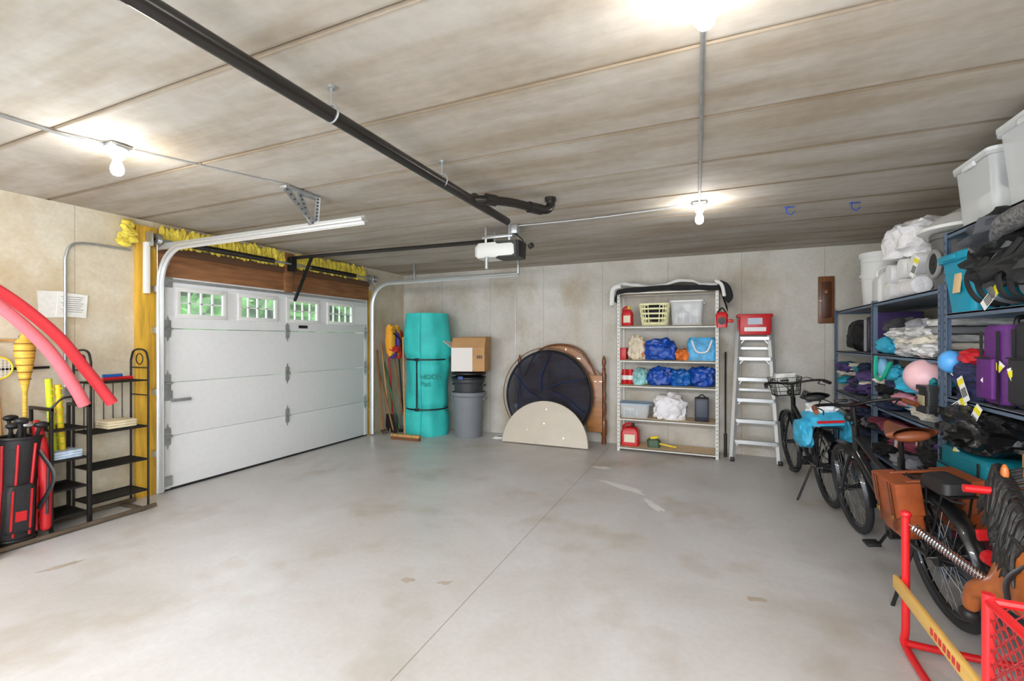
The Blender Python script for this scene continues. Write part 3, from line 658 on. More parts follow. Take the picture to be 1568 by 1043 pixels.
# ---------------------------------------------------------------- step ladder
alu=mat('aluminium',(208,210,210),.35,.6,var=.06)
b=B('step_ladder');TX=.53
def lpt(x,t,off=0):return (x,6.30+.22*t+off,1.80*t)
for sx in (-1,1):
    a=Vector(lpt(TX+sx*.26,0));q=Vector(lpt(TX+sx*.165,1))
    b.tube([a+Vector((0,0,.01)),q],.034,alu,n=4,sq=(1,.5))
    b.tube([a+Vector((0,.08,.01)),q+Vector((0,.05,-.05))],.022,alu,n=4,sq=(1,.5))
    b.box(a+Vector((0,.0,.025)),(.05,.09,.05),black,bev=.008)
    b.box(a.lerp(q,.90),(.03,.03,.30),red,bev=.006)
for k in range(1,7):
    t=k*.1425;w=.52-.19*t
    b.box((TX,6.30+.22*t-.01,1.80*t),(w-.03,.085,.022),alu,bev=.005);b.box((TX,6.30+.22*t-.053,1.80*t-.012),(w-.04,.006,.04),alu)
    for sx in (-1,1):b.box((TX+sx*(w/2-.05),6.30+.22*t+.01,1.80*t-.05),(.07,.01,.01),alu,rot=(0,sx*.9,0))
for t in (.12,.5,.8):
    b.box((TX,6.41+.19*t,1.75*t),(.50-.17*t,.02,.03),alu)
b.box((TX,6.50,1.81),(.40,.20,.045),red,bev=.012);b.box((TX,6.385,1.70),(.34,.02,.26),red,bev=.01);b.box((TX,6.372,1.74),(.16,.004,.08),mat('label_blue',(190,200,215),.5));b.box((TX,6.372,1.64),(.24,.004,.05),white)
b.done()
b=B('wall_plaque');b.box((1.33,6.68,2.0),(.17,.03,.58),woodbrown,bev=.01);b.box((1.33,6.66,2.0),(.10,.02,.44),mat('plaque_dark',(84,46,26),.4),bev=.008);b.ell((1.33,6.65,2.1),(.03,.015,.04),woodbrown);b.done()
b=B('walking_stick');b.cyl((.20,6.5,0),(.205,6.6,1.35),.011,black,n=8);b.cyl((.20,6.48,.0),(.20,6.5,.3),.02,black);b.done()
# ---------------------------------------------------------------- right shelving
sb=mat('shelf_bluegrey',(108,126,150),.45,.2);sbb=mat('shelf_board',(128,136,146),.6)
S1=[.12,.50,.92,1.38,1.84];S2=[.12,.62,1.15,1.67,2.17]
shelving('steel_storage_rack',1.37,1.97,3.78,6.48,S1,1.86,sb,sbb,'y',(5.1,))
shelving('steel_storage_rack',1.37,1.97,2.28,3.74,S2,2.18,sb,sbb,'y')
wpl=mat('bucket_white',(242,242,242),.45)
b=B('plastic_bucket')
b.lathe([(.13,0),(.15,.30),(.162,.30),(.162,.335),(.15,.335),(.152,.37),(.15,.37),(.155,.50),(.168,.50),(.168,.55),(.14,.555),(.01,.555)],wpl,(1.60,5.75,1.84),32)
for z in (.28,.45):b.ring((1.60,5.75,1.84+z),.157,.005,wpl)
b.done()
jug('detergent_jug',(1.55,5.30,1.84),.22,.2,.36,wpl,wpl)
b=B('paper_towel_rolls')
for k,(y,z) in enumerate(((4.35,.08),(4.35,.24),(4.62,.08),(4.62,.24),(4.9,.08),(4.88,.23))):
    M=TR(1.42,y,1.84+z,0,0,pi/2);b.lathe([(.02,0),(.075,0),(.078,.01),(.078,.27),(.075,.28),(.02,.28)],whf,n=24,M=M);b.lathe([(.021,.001),(.021,.279)],cardb,n=12,M=M,cap=False)
b.tube([(1.40,4.15,1.90),(1.40,4.5,1.90)],.062,wbag,n=18)
b.done()
bag('plastic_bag',(1.60,4.72,2.17),(.22,.24,.17),wbag,21,.3)
tagw=mat('tag_white',(242,242,240),.6);tagy=mat('tag_yellow',(240,225,40),.6)
def tag(b,p,rz,L_=.15,tilt=.3):
    M0=b.M;b.M=M0@TR(p[0],p[1],p[2],rz,tilt,0);b.box((0,0,0),(.003,.05,L_),tagw);b.box((-.002,0,L_*.3),(.003,.05,L_*.2),tagy)
    for k in range(5):b.box((-.002,-.02+k*.009,-.02),(.002,.004,L_*.35),MATS['black_plastic'])
    b.M=M0
b=B('luggage_tag');
for p,rz,t in (((1.36,4.15,2.03),.2,.5),((1.355,4.25,2.05),-.3,-.6),((1.35,3.15,1.33),.3,.7),((1.35,3.50,1.12),.1,1.1),((1.35,2.95,1.30),.2,-.4),((1.34,3.30,1.08),.1,.6),((1.30,3.05,1.72),.1,.9),((1.33,3.5,.80),.1,.4),((1.34,3.42,1.22),.1,-.5)):tag(b,p,rz,tilt=t)
b.done()
b=B('grey_pail');gp=mat('pail_grey',(96,96,96),.5)
b.lathe([(.14,0),(.16,.34),(.172,.34),(.172,.37),(.13,.37),(.12,.30),(.01,.3)],gp,(1.56,3.98,1.84),32)
b.ring((1.41,3.98,2.02),.085,.016,mat('pail_rim',(150,150,150),.4),'x',24,8);b.lathe([(.01,0),(.08,0)],black,n=24,cap=False,M=TR(1.405,3.98,2.02,0,0,pi/2));b.done()
b=B('white_basin');b.lathe([(.17,0),(.27,.03),(.275,.05),(.25,.06),(.16,.13),(.10,.15),(.01,.155)],mat('basin_white',(232,232,230),.4),(1.62,4.04,2.215),36);b.done()
tub('storage_tub',(1.64,3.46,2.17),.52,.42,.38,lidc,None,[dgf,grf,whf,whf]);tub('storage_tub',(1.64,2.88,2.17),.54,.62,.43,lidc,None,[dgf,whf,grf,whf])
tb=mat('bin_teal',(0,156,190),.4)
b=B('teal_storage_bin');c0=(1.52,3.52,1.67)
b.rr(c0,[(0,.30,.26,.03),(.3,.36,.33,.03),(.3,.40,.36,.04),(.34,.41,.37,.04),(.35,.38,.34,.03),(.02,.27,.22,.03)],tb,cap=(1,1));b.box((1.345,3.5,1.84),(.006,.08,.12),mat('label_orange',(235,200,150),.6),rot=(0,.1,0),bev=.001)
b.box((1.32,3.52,1.99),(.03,.16,.03),tb,bev=.008);b.done()
jk=[mat('jacket_black',(26,26,28),.7,bump=.9,bscale=7),mat('jacket_grey',(66,68,73),.7,bump=.9,bscale=7),mat('jacket_navy',(34,44,72),.6,bump=.9,bscale=7)]
b=B('pile_of_bags')
for k in range(40):
    b.ell((1.42+random.uniform(-.09,.3),2.5+random.random()*.76,1.74+random.random()*.34),(.08+random.random()*.06,.09+random.random()*.07,.045+random.random()*.03),jk[(0,1,0,2)[k%4]],amp=.5,fr=2,pw=.7,seed=k,rot=(random.uniform(-.5,.5),random.uniform(-.5,.5),random.random()*2))
for k in range(7):b.tube(crv([(1.33,2.6+k*.09,1.98),(1.28,2.63+k*.1,1.85),(1.30,2.70+k*.08,1.72),(1.40,2.72+k*.08,1.68)]),.013,[jk[0],mat('strap_grey',(90,92,96),.6),jk[0]][k%3],n=6,sq=(1,.3))
b.tube(crv([(1.28,2.5,2.06),(1.30,2.9,2.06),(1.33,3.22,2.0)]),.05,mat('mesh_bag',(110,110,112),.6,var=.8,scale=60),n=14)
b.done()
def suitcase(name,c_,w,d,h,m,rz=0,rx=0):
    b=B(name,TR(c_[0],c_[1],c_[2],rz,rx));b.rr((0,0,.02),[(0,w*.9,d*.9,.04),(.02,w,d,.06),(h-.04,w,d,.06),(h-.02,w*.9,d*.9,.04)],m)
    b.rr((0,0,.03),[(h*.08,w*1.01,d*.5,.004),(h*.08,w*1.012,d*.5,.004)],black)
    b.box((-w/2-.012,0,h*.35),(.03,d*.75,h*.5),m,bev=.012);b.box((-w/2-.03,0,h*.60),(.004,d*.74,.008),black)
    b.tube(crv([(-w*.2,0,h),(-w*.15,0,h+.04),(w*.15,0,h+.04),(w*.2,0,h)]),.012,black)
    for y in (-d*.35,d*.35):
        for x in (-w*.35,w*.35):b.cyl((x,y-.01,.015),(x,y+.01,.015),.015,black)
    b.box((-w/2-.002,d*.38,h*.5),(.006,.02,h*.85),black);b.box((-w/2-.002,-d*.38,h*.5),(.006,.02,h*.85),black);return b.done()
pur=mat('luggage_purple',(96,36,118),.6,bump=.2,bscale=60)
suitcase('purple_suitcase',(1.53,3.20,1.15),.34,.20,.43,pur);suitcase('black_suitcase',(1.54,2.90,1.15),.34,.30,.44,mat('luggage_black',(42,42,46),.6,bump=.3))
bag('striped_duffel',(1.52,3.50,1.15),(.15,.16,.14),mat('duffel_stripe',(44,48,84),.8,var=.6,scale=14,bump=.8,stretch=(1,1,3)),31,extra=[((1.42,3.5,1.40),(.06,.10,.05),gr)])
b=B('balloon');b.ell((1.36,3.62,1.37),(.06,.06,.07),mat('balloon_blue',(90,170,240),.3),sub=4);b.cyl((1.36,3.62,1.30),(1.40,3.60,1.25),.004,white,n=6);b.done()
suitcase('teal_suitcase',(1.50,3.42,.62),.36,.56,.24,mat('luggage_teal',(0,116,132),.55,bump=.2,bscale=50))
bag('garbage_bag',(1.50,3.43,.885),(.22,.27,.13),mat('garbage_black',(22,22,24),.25,bump=1,bscale=9),41,.4)
b=B('shipping_carton');b.box((1.56,2.90,.74),(.36,.34,.22),cardb,bev=.004);b.box((1.379,2.90,.74),(.003,.05,.22),mat('tape',(214,190,150),.3));b.box((1.56,2.90,.90),(.3,.28,.09),cardb,bev=.004);b.done()
cl=[mat('cl_purple',(78,60,112),.8,bump=.9,bscale=5),mat('cl_maroon',(120,46,66),.8,bump=.9,bscale=5),mat('cl_teal',(40,140,150),.8,bump=.9,bscale=5),mat('cl_grey',(150,150,156),.8,bump=.9,bscale=5),mat('cl_cyan',(60,180,215),.8,bump=.9,bscale=5),mat('cl_cream',(228,220,206),.8,bump=.9,bscale=5),jk[0]]
def pile(b,x0,x1,y0,y1,z0,h,cols,n,r=.1,sd=0):
    for k in range(n):
        rx,ry,rz_=r*random.uniform(.7,1.3),r*random.uniform(.8,1.6),r*random.uniform(.3,.55)
        x=random.uniform(x0+rx*.7,x0+.28) if k%2 else random.uniform(x0+rx,x1-rx)
        b.ell((x,random.uniform(y0+ry*.8,y1-ry*.8),z0+rz_+random.random()*max(0,h-2*rz_)),(rx,ry,rz_),cols[(k+sd)%len(cols)],amp=.45,fr=2,pw=.75,seed=k+sd,rot=(0,random.uniform(-.2,.2),random.uniform(-.4,.4)))
P_=[(3.82,5.05,.92,.36,[jk[2],cl[3],cl[2],jk[0],cl[4],jk[1],cl[5],jk[0]],44,3),(5.14,6.4,.92,.36,[cl[4],cl[5],cl[2],cl[0],jk[0],jk[2]],36,40),
    (3.82,5.05,.50,.36,[jk[0],cl[0],jk[0],cl[3],cl[1],jk[2]],44,5),(5.14,6.4,.50,.36,[cl[3],jk[0],cl[1],jk[2]],36,60)]
for y0,y1,z0,h,cs,n_,sd in P_:
    b=B('pile_of_clothes');pile(b,1.33,1.95,y0,y1,z0,h,cs,n_,.09,sd);b.done()
b=B('pile_of_shoes');pile(b,1.38,1.95,3.85,6.4,.12,.30,[jk[0],cl[3],cl[1],jk[1]],50,.10,9);b.done()
b=B('pile_of_bags');pile(b,1.42,1.95,2.35,3.7,.12,.42,[jk[0],cl[3],cl[1],jk[1],cl[2]],36,.12,19);b.done()
st=mat('blanket_stripe',(206,204,204),.9,var=.65,scale=9,bump=.8,stretch=(1,1,5))
b=B('folded_blankets')
for k in range(5):b.box((1.66,4.28,1.405+k*.055),(.46,.56-.02*(k%2),.05),[st,cl[5],st,cl[3],st][k],bev=.022,seg=3)
for k in range(7):b.ell((1.40+.03*(k%2),4.02+k*.085,1.43+.06*(k%4)),(.08,.12,.05),[st,cl[5],st,cl[3]][k%4],amp=.4,seed=k)
b.done()
b=B('folded_blankets')
for k in range(3):b.box((1.62,4.84,1.41+k*.05),(.42,.38,.048),[cl[4],mat('cl_sky',(110,200,225),.85,bump=.6),cl[4]][k],bev=.02,seg=3)
b.ell((1.41,4.86,1.46),(.07,.18,.07),cl[4],amp=.4,seed=3);b.ell((1.5,4.80,1.62),(.13,.16,.07),jk[1],amp=.4,seed=3);b.done()
b=B('purple_board');b.box((1.62,5.35,1.58),(.40,.03,.38),cl[0],bev=.01);b.box((1.62,5.45,1.56),(.4,.05,.34),blackm,bev=.01);b.box((1.62,5.55,1.55),(.4,.03,.32),cl[3],bev=.01);b.done()
b=B('black_backpack');b.ell((1.6,5.95,1.55),(.2,.28,.17),jk[0],amp=.25,pw=.7,seed=2,flat=.98);b.tube(crv([(1.42,5.85,1.66),(1.38,5.8,1.5),(1.42,5.85,1.42)]),.015,black,n=6);b.done()
b=B('balloon');pkk=mat('ball_pink',(244,196,204),.3)
b.ell((1.39,4.05,1.25),(.125,.125,.12),pkk,sub=4);b.lathe([(.02,0),(.012,.02),(.02,.05)],pkk,(1.39,4.05,1.10));b.lathe([(.04,0),(.07,.02),(.05,.08)],cl[3],(1.41,4.05,1.02));b.done()
b=B('lantern');b.rr((1.36,3.88,1.02),[(0,.12,.17,.02),(.05,.12,.17,.02),(.05,.1,.14,.02),(.15,.1,.14,.02),(.15,.12,.17,.02),(.18,.12,.17,.02)],black);b.box((1.305,3.88,1.10),(.004,.10,.07),mat('lantern_glass',(190,175,140),.3));b.done()
b=B('swim_bag');b.ell((1.44,4.75,1.22),(.08,.13,.07),cl[4],amp=.3,seed=2);b.tube(crv([(1.36,4.62,1.32),(1.34,4.75,1.18),(1.35,4.95,1.2),(1.37,5.0,1.36)]),.015,mat('cl_green',(40,190,150),.5),n=6);b.ell((1.42,5.0,1.25),(.05,.07,.11),mat('btl',(130,190,230),.4),sub=3);b.done()
b=B('pink_tote');b.ell((1.37,4.35,1.05),(.07,.16,.05),mat('tote_pink',(225,150,165),.6,bump=.5),amp=.3,seed=5);b.done()
# ---------------------------------------------------------------- bicycles
frm=mat('bike_black',(28,29,32),.3,.3,coat=.5);tyre=mat('tyre',(40,40,42),.75);chrome=mat('chrome',(215,215,218),.15,1)
saddb=mat('saddle_brown',(128,70,42),.45,bump=.1);leather=mat('leather_tan',(150,74,34),.42,var=.25,scale=6,bump=.15,bscale=40)
def bike(name,rear,front,lean,sadm,kind):
    R0,F0=Vector(rear),Vector(front);d=F0-R0;L0=d.length;ang=math.atan2(d.y,d.x)
    M=TR(R0.x,R0.y,.003,ang,lean);b=B(name,M);W=L0;rw=.345
    def wheel(x):
        b.ring((x,0,rw),rw-.026,.026,tyre,'y',48,10);b.ring((x,0,rw),rw-.058,.012,frm,'y',48,6)
        b.cyl((x,-.045,rw),(x,.045,rw),.022 if x>0 else .045,blackm);b.cyl((x,-.08,rw),(x,.08,rw),.006,steel)
        for i in range(28):
            a=2*pi*i/28;a2=a+(.35 if i%2 else -.35)
            b.cyl((x+.02*math.cos(a2),(.03 if i%4<2 else -.03),rw+.02*math.sin(a2)),(x+(rw-.06)*math.cos(a),0,rw+(rw-.06)*math.sin(a)),.0018,steel,n=4)
    wheel(0);wheel(W)
    def fender(x,a0,a1):
        n=24
        for k in (.022,.018):
            def ff(u,v,k=k):
                a=a0+(a1-a0)*u;q=(v-.5)*2;r=rw+k-.012*q*q;return (x+r*math.cos(a),q*.036,rw+r*math.sin(a))
            b.sheet(ff,n,6,frm)
    fender(0,.35,pi+.25);fender(W,.25,pi+.1)
    bb=(.46,0,.30);st_=(.30,0,.80);hb_=(W-.245,0,.68)
    b.tube([bb,st_],.019,frm,12);b.tube(crv([bb,(.62,0,.42),hb_]),.032,frm,12);b.tube(crv([(.36,0,.62),(.6,0,.66),(W-.28,0,.80)]),.019,frm,12)
    b.tube([(W-.297,0,.89),(W-.24,0,.66)],.024,frm,12)
    for sy in (-1,1):
        b.tube([(0,sy*.065,rw),(.40,sy*.03,.30)],.011,frm);b.tube([(0,sy*.065,rw),(.32,sy*.02,.72)],.009,frm)
        b.tube(crv([(W-.235,sy*.045,.66),(W-.16,sy*.058,.55),(W,sy*.06,rw)]),.013,frm)
        b.tube([(W,sy*.055,rw),(W-.1,sy*.03,rw*2)],.003,blackm,n=5);b.tube([(0,sy*.07,rw),(-.25,sy*.04,rw+.27)],.003,blackm,n=5)
        b.tube([(.46,sy*.07,.30),(.46+sy*.12,sy*.085,.30-sy*.12)],.010,blackm);b.box((.46+sy*.12,sy*.13,.30-sy*.12),(.09,.08,.02),black,bev=.005)
    b.cyl((.46,-.06,.30),(.46,-.055,.30),.09,blackm,n=28);b.cyl((.46,-.07,.30),(.46,.07,.30),.045,blackm)
    b.tube([(0,-.058,rw+.035),(.46,-.058,.388)],.006,blackm,n=5);b.tube([(0,-.058,rw-.035),(.46,-.058,.212)],.006,blackm,n=5)
    b.box((.30,0,.52),(.09,.07,.28),frm,rot=(0,-.30,0),bev=.02)
    b.tube([(.30,0,.78),(.265,0,.92)],.014,blackm)
    def sad(u,v):
        x=-.02+.30*u;a=v*2*pi;w=.11*(1-u)**.9+.022;w*= (1 if u>.04 else .75);h=.035*(1-.3*u)
        return (.12+x,w*math.cos(a),.965+h*math.sin(a)*(1 if math.sin(a)>0 else .9)+.02*(u-.5)**2*4)
    b.sheet(sad,16,20,sadm);b.ell((.125,0,.965),(.035,.09,.032),sadm,sub=3)
    for sy in (-1,1):b.cyl((.17,sy*.05,.945),(.19,sy*.05,.90),.016,chrome,n=10)
    b.tube([(.16,-.03,.93),(.38,0,.945)],.004,steel,n=5);b.tube([(.16,.03,.93),(.38,0,.945)],.004,steel,n=5)
    hx=W-.31
    b.tube([(hx+.01,0,.88),(hx-.01,0,1.02)],.015,blackm);
    bar=crv([(hx-.20,.29,1.04),(hx-.06,.26,1.06),(hx+.02,.14,1.05),(hx+.03,0,1.03),(hx+.02,-.14,1.05),(hx-.06,-.26,1.06),(hx-.20,-.29,1.04)]);b.tube(bar,.012,blackm,n=10)
    for sy in (-1,1):
        b.cyl((hx-.21,sy*.292,1.04),(hx-.10,sy*.272,1.056),.018,saddb if kind=='A' else rubber,n=12)
        b.tube(crv([(hx-.06,sy*.25,1.05),(hx-.10,sy*.22,1.03),(hx-.2,sy*.25,1.02)]),.005,blackm,n=6)
        b.tube(crv([(hx-.05,sy*.23,1.05),(hx+.1,sy*.15,1.08),(hx+.1,0,.95),(hx+.03,0,.8)]),.004,rubber,n=5)
    b.ell((hx+.10,0,.93),(.035,.035,.035),black,sub=2);b.box((hx+.03,.06,1.07),(.04,.08,.02),black,bev=.005)
    for sy in (-1,1):
        b.tube([(.24,sy*.05,.76),(-.30,sy*.06,.745),(-.34,sy*.03,.745)],.006,blackm);b.tube([(0,sy*.08,rw),(-.08,sy*.06,.745)],.005,blackm);b.tube([(0,sy*.08,rw),(-.22,sy*.06,.745)],.005,blackm)
    b.box((-.05,0,.75),(.46,.11,.008),blackm,bev=.002);b.box((-.385,0,.62),(.02,.06,.05),red,bev=.006)
    b.tube([(.14,.08,.33),(.10,.25,-.25*math.sin(-lean)+.03)],.010,blackm);b.ell((.10,.255,-.25*math.sin(-lean)+.025),(.05,.025,.014),black,sub=2)
    if kind=='A':
        for sy in (1,-1):
            prof=[(-.14,.52),(-.12,.48),(-.09,.455),(.09,.455),(.12,.48),(.14,.52),(.14,.75),(-.14,.75)]
            b.prism([(x+.06,z) for x,z in prof],.10,leather,TR(0,sy*.135,0),.018)
            fl_=[(-.145,.60),(-.10,.565),(.10,.565),(.145,.60),(.145,.765),(-.145,.765)]
            b.prism([(x+.06,z) for x,z in fl_],.118,leather,TR(0,sy*.138,0),.01)
            for dx in (-.08,.08):
                b.box((dx+.06,sy*.203,.63),(.026,.006,.26),mat('strap_brown',(100,48,20),.4),bev=.002);b.box((dx+.06,sy*.209,.57),(.032,.006,.028),mat('brass',(190,150,70),.3,1),bev=.002)
        for dx in (-.03,.15):b.box((dx,0,.762),(.03,.26,.012),leather,bev=.003)
        b.rr((-.14,0,.757),[(0,.24,.14,.03),(.05,.22,.12,.03),(.06,.18,.09,.03)],mat('rack_bag',(34,34,36),.5,bump=.3))
        b.lathe([(.01,-.02),(.032,-.015),(.034,.015),(.01,.02)],red,n=16,M=TR(-.40,0,.52,0,0,pi/2))
    else:
        cy_=mat('bag_cyan',(60,175,215),.5,var=.4,scale=8,bump=.6)
        b.rr((-.05,0,.76),[(0,.32,.26,.04),(.08,.34,.28,.05),(.11,.28,.22,.05)],cy_)
        b.ell((-.05,.17,.68),(.14,.06,.12),cy_,amp=.3,pw=.7,seed=3);b.ell((-.05,-.16,.70),(.13,.05,.1),cy_,amp=.3,pw=.7,seed=5)
        b.ell((-.02,0,.89),(.13,.1,.045),whf,amp=.4,pw=.7);b.box((-.23,0,.80),(.02,.2,.02),red)
        bx_=W-.02
        for z,k in ((.88,.8),(.93,.85),(.98,.9),(1.03,.95),(1.08,1.0)):
            b.rr((bx_,0,z),[(0,.24*k,.32*k,.03),(.006,.24*k,.32*k,.03)],blackm,cap=(0,0))
        for i in range(22):
            a=2*pi*i/22;qx,qy=sgn(math.cos(a),.4),sgn(math.sin(a),.4)
            b.cyl((bx_+qx*.096,qy*.128,.88),(bx_+qx*.12,qy*.16,1.08),.003,blackm,n=4)
        b.box((bx_,0,.885),(.19,.25,.006),blackm)
        b.box((bx_,0,1.01),(.14,.2,.24),mat('carton_white',(225,225,220),.6,var=.3,scale=10),bev=.004)
    return b.done()
bike('bicycle',(1.20,3.14),(1.08,4.36),-.14,saddb,'A')
bike('bicycle',(1.02,4.92),(.90,6.06),-.10,mat('saddle_blk',(44,44,46),.5),'B')
# ---------------------------------------------------------------- spring horse
rt=mat('red_tube',(212,28,34),.3,coat=.3)
b=B('spring_rocking_horse')
yF,yB=2.76,1.78;xL,xR=.87,1.34
for x in (xL,xR):
    b.tube(crv([(x,yF,.66),(x,yF,.4),(x,yF,.12),(x,yF+.02,.04),(x,yF-.08,.02),(x,yF-.3,.02)],6)+crv([(x,yB+.3,.02),(x,yB+.08,.02),(x,yB-.02,.04),(x,yB,.12),(x,yB,.66)],6),.017,rt,n=12)
    for y in (yF,yB):b.ell((x,y,.665),(.024,.024,.02),rt,sub=2)
for y in (yF,yB):
    b.tube(crv([(xL,y,.045),((xL+xR)/2,y+.02,.03),(xR,y,.045)]),.017,rt,n=12)
pb=mat('plank_yellow',(228,184,100),.5,var=.15,scale=4,stretch=(6,.6,6))
b.box((.845,2.27,.315),(.022,1.08,.065),pb,bev=.006);b.box((1.365,2.27,.315),(.022,1.08,.065),pb,bev=.006)
for k in range(7):b.box((.832,2.16+k*.036,.315),(.002,.020,.026),rt)
hc=1.17
def spring(p,q,r=.018,turns=26):
    p,q=Vector(p),Vector(q);d=(q-p);n_=d.normalized();u=n_.orthogonal().normalized();v=n_.cross(u);pts=[]
    N_=turns*8
    for i in range(N_+1):
        t=.1+.8*i/N_;a=i*2*pi/8;pts.append(p+d*t+(u*math.cos(a)+v*math.sin(a))*r)
    b.tube(pts,.0035,chrome,n=5);b.cyl(p,p+d*.12,.004,chrome,n=6);b.cyl(p+d*.88,q,.004,chrome,n=6)
for x,sx in ((xL,-1),(xR,1)):
    spring((x,yF,.63),(hc+sx*.10,yF-.30,.50));spring((x,yB,.63),(hc+sx*.10,yB+.25,.48),turns=18)
hm=mat('horse_brown',(170,94,40),.35,var=.5,scale=5,coat=.3);hk=mat('horse_mane',(26,24,24),.5,bump=.9,bscale=18,stretch=(1,1,.3))
V=[(hc,2.06,.60),(hc,1.96,.66),(hc,2.22,.57),(hc,2.40,.60),(hc,2.50,.72),(hc,2.56,.86),(hc,2.64,.85),(hc,2.72,.75),
   (hc-.09,2.44,.50),(hc-.12,2.58,.44),(hc-.12,2.62,.32),(hc+.09,2.44,.50),(hc+.12,2.58,.44),(hc+.12,2.62,.32),
   (hc-.09,2.02,.50),(hc-.12,1.94,.42),(hc-.12,1.88,.32),(hc+.09,2.02,.50),(hc+.12,1.94,.42),(hc+.12,1.88,.32)]
E=[(0,1),(0,2),(2,3),(3,4),(4,5),(5,6),(6,7),(3,8),(8,9),(9,10),(3,11),(11,12),(12,13),(0,14),(14,15),(15,16),(0,17),(17,18),(18,19)]
R=[.13,.10,.12,.13,.09,.07,.06,.04,.06,.042,.03,.06,.042,.03,.065,.045,.03,.065,.045,.03]
b.skin(V,E,R,hm)
for sx in (-1,1):
    b.ell((hc+sx*.035,2.56,.945),(.014,.014,.04),hm,sub=2);b.ell((hc+sx*.055,2.635,.88),(.01,.014,.014),black,sub=2)
    b.ell((hc+sx*.12,2.63,.30),(.035,.04,.03),black,sub=2,pw=.8);b.ell((hc+sx*.12,1.87,.30),(.035,.04,.03),black,sub=2,pw=.8)
    b.tube(crv([(hc+sx*.045,2.71,.78),(hc+sx*.062,2.63,.80),(hc+sx*.075,2.55,.78),(hc+sx*.10,2.3,.72)]),.007,black,n=6)
    b.tube([(hc,2.55,.86),(hc+sx*.14,2.55,.87)],.010,blackm);b.cyl((hc+sx*.06,2.55,.87),(hc+sx*.17,2.55,.87),.017,rt,n=12)
b.ring((hc,2.68,.80),.052,.006,black,'y',20,6)
for k in range(60):
    t=k/59;y=2.62-.24*t;z=.95-.20*t;sx=random.choice((-1,1,-1))
    b.tube(crv([(hc,y,z),(hc+sx*.05,y-.02,z+.015),(hc+sx*(.085+.02*t),y-.03+random.uniform(-.04,.03),z-.09),(hc+sx*(.10+.03*t),y-.04+random.uniform(-.07,.05),z-.15-random.random()*.09)],3),[.010]*9+[.003],hk,n=6)
for k in range(14):
    a=random.uniform(-.3,.3);b.tube(crv([(hc,1.92,.72),(hc+a*.3,1.85,.72),(hc+a*.5,1.82,.6),(hc+a*.6,1.82,.44+random.random()*.1)],3),[.012]*9+[.004],hk,n=6)
b.ell((hc,2.20,.69),(.12,.15,.04),mat('saddle_orange',(228,126,48),.4),sub=3)
b.tube(crv([(hc-.14,2.3,.5),(hc-.135,2.3,.62),(hc,2.3,.70),(hc+.135,2.3,.62),(hc+.14,2.3,.5)]),.010,black,n=6,sq=(1,.4))
b.done()
# mesh wire cart
b=B('wire_mesh_cart');x0,x1,y0,y1,z0,z1=.705,1.20,1.20,1.665,.17,.785
dm=mat('mesh_dark_red',(150,26,30),.4);X=[x0,x1];Y=[y0,y1]
for x in X:
    for y in Y:b.cyl((x,y,.08),(x,y,z1+.02),.014,rt,n=10)
for z in (z0,z1,.48):
    for x in X:b.cyl((x,y0,z),(x,y1,z),.012 if z!=.48 else .006,rt,n=8)
    for y in Y:b.cyl((x0,y,z),(x1,y,z),.012 if z!=.48 else .006,rt,n=8)
for ax in (0,1):
    A0,A1=(x0,x1) if ax==0 else (y0,y1)
    for o_ in (Y if ax==0 else X):
        for k in range(-16,14):
            for sg in (1,-1):
                sa=A0+k*.04;s0=max(A0,sa);s1=min(A1,sa+(z1-z0))
                if s1-s0<.01:continue
                za,zb=z0+(s0-sa),z0+(s1-sa)
                if sg<0:za,zb=z1-(za-z0),z1-(zb-z0)
                if ax==0:b.cyl((s0,o_,za),(s1,o_,zb),.0022,dm,n=4)
                else:b.cyl((o_,s0,za),(o_,s1,zb),.0022,dm,n=4)
for x in (x0+.03,x1-.03):
    for y in (y0+.05,y1-.07):
        b.ring((x,y,.075),.055,.02,tyre,'x',24,8);b.cyl((x-.02,y,.075),(x+.02,y,.075),.035,rt)
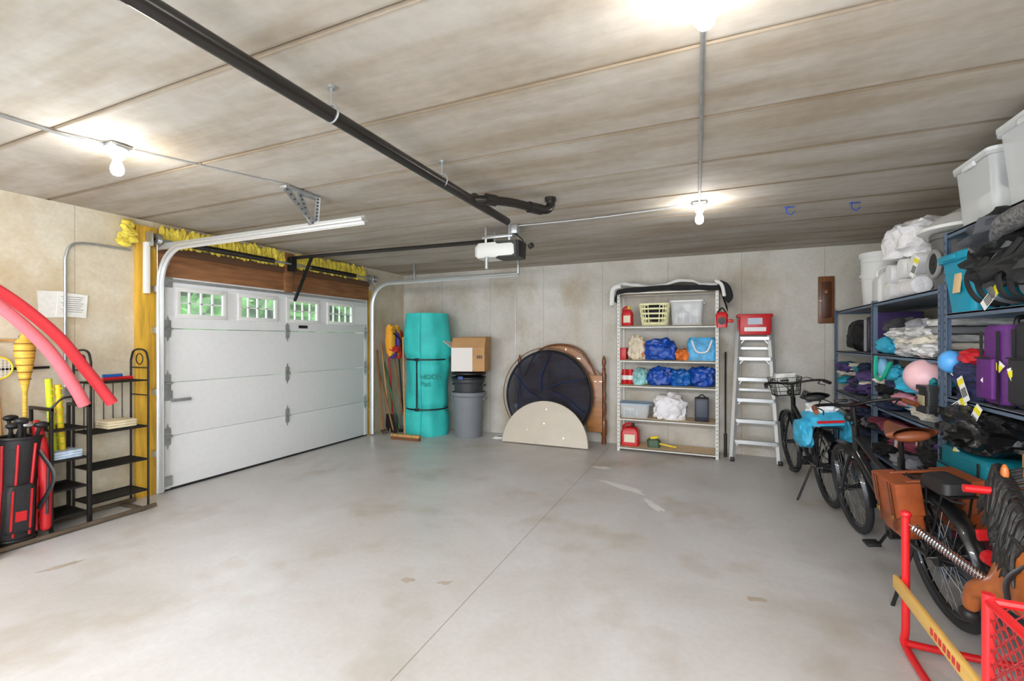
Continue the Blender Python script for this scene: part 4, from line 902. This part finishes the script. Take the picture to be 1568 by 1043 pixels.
b.bx((x0,y0,z0-.005),(x1,y1,z0),dm);b.done()
wp=mat('spill_white',(232,231,228),.6,var=.04);bs=mat('stain_brown',(180,168,154),.6,var=.1)
def patch(name,c_,rx,ry,rz,m,sd):
    b=B(name);vs=[(0,0,0)];n=40
    for i in range(n):
        a=2*pi*i/n;r=1+.7*noise.noise(Vector((math.cos(a)*1.6+sd,math.sin(a)*1.6,sd)))+.25*noise.noise(Vector((math.cos(a)*6,math.sin(a)*6,sd)))
        vs.append((rx*r*math.cos(a),ry*r*math.sin(a),0))
    b.raw(vs,[[0,i+1,(i+1)%n+1] for i in range(n)],m,TR(c_[0],c_[1],.0012,rz));b.done()
patch('dried_spill',(-.80,4.72),.28,.05,-.5,wp,1);patch('dried_spill',(-.45,4.30),.20,.035,-1.0,wp,4);patch('dried_spill',(-1.15,5.35),.12,.05,.1,wp,7)
patch('floor_stain',(-1.50,2.42),.05,.02,.5,bs,3);patch('floor_stain',(-1.72,2.36),.04,.03,.5,bs,9);patch('floor_stain',(.25,2.98),.06,.025,.2,bs,12);patch('floor_stain',(-3.95,1.6),.1,.025,1.3,bs,15)
# ---------------------------------------------------------------- outdoors
g=mat('grass',(90,130,60),.9,var=.3,scale=3)
b=B('outdoor_ground');b.bx((-30,-20,-.25),(-5.3,30,-.15),g);b.done()
lf=mat('leaves',(58,106,38),.8,var=.9,scale=3,bump=1,bscale=6)
b=B('tree_hedge')
for k in range(170):
    b.ell((-11-random.random()*5,-2+random.random()*26,random.random()*3.2),(.5+random.random()*.6,.5+random.random()*.6,.4+random.random()*.5),lf,amp=.7,fr=4,sub=3,seed=k)
b.done()
# ---------------------------------------------------------------- light
w=bpy.data.worlds.new('World');sc.world=w;w.use_nodes=True
bg=w.node_tree.nodes['Background'];bg.inputs[0].default_value=(.84,.91,1,1);bg.inputs[1].default_value=4.4
sun=bpy.data.lights.new('sun','SUN');sun.energy=3;sun.angle=.02;so=bpy.data.objects.new('sun',sun);sc.collection.objects.link(so)
so.rotation_euler=(0,math.radians(40),0)
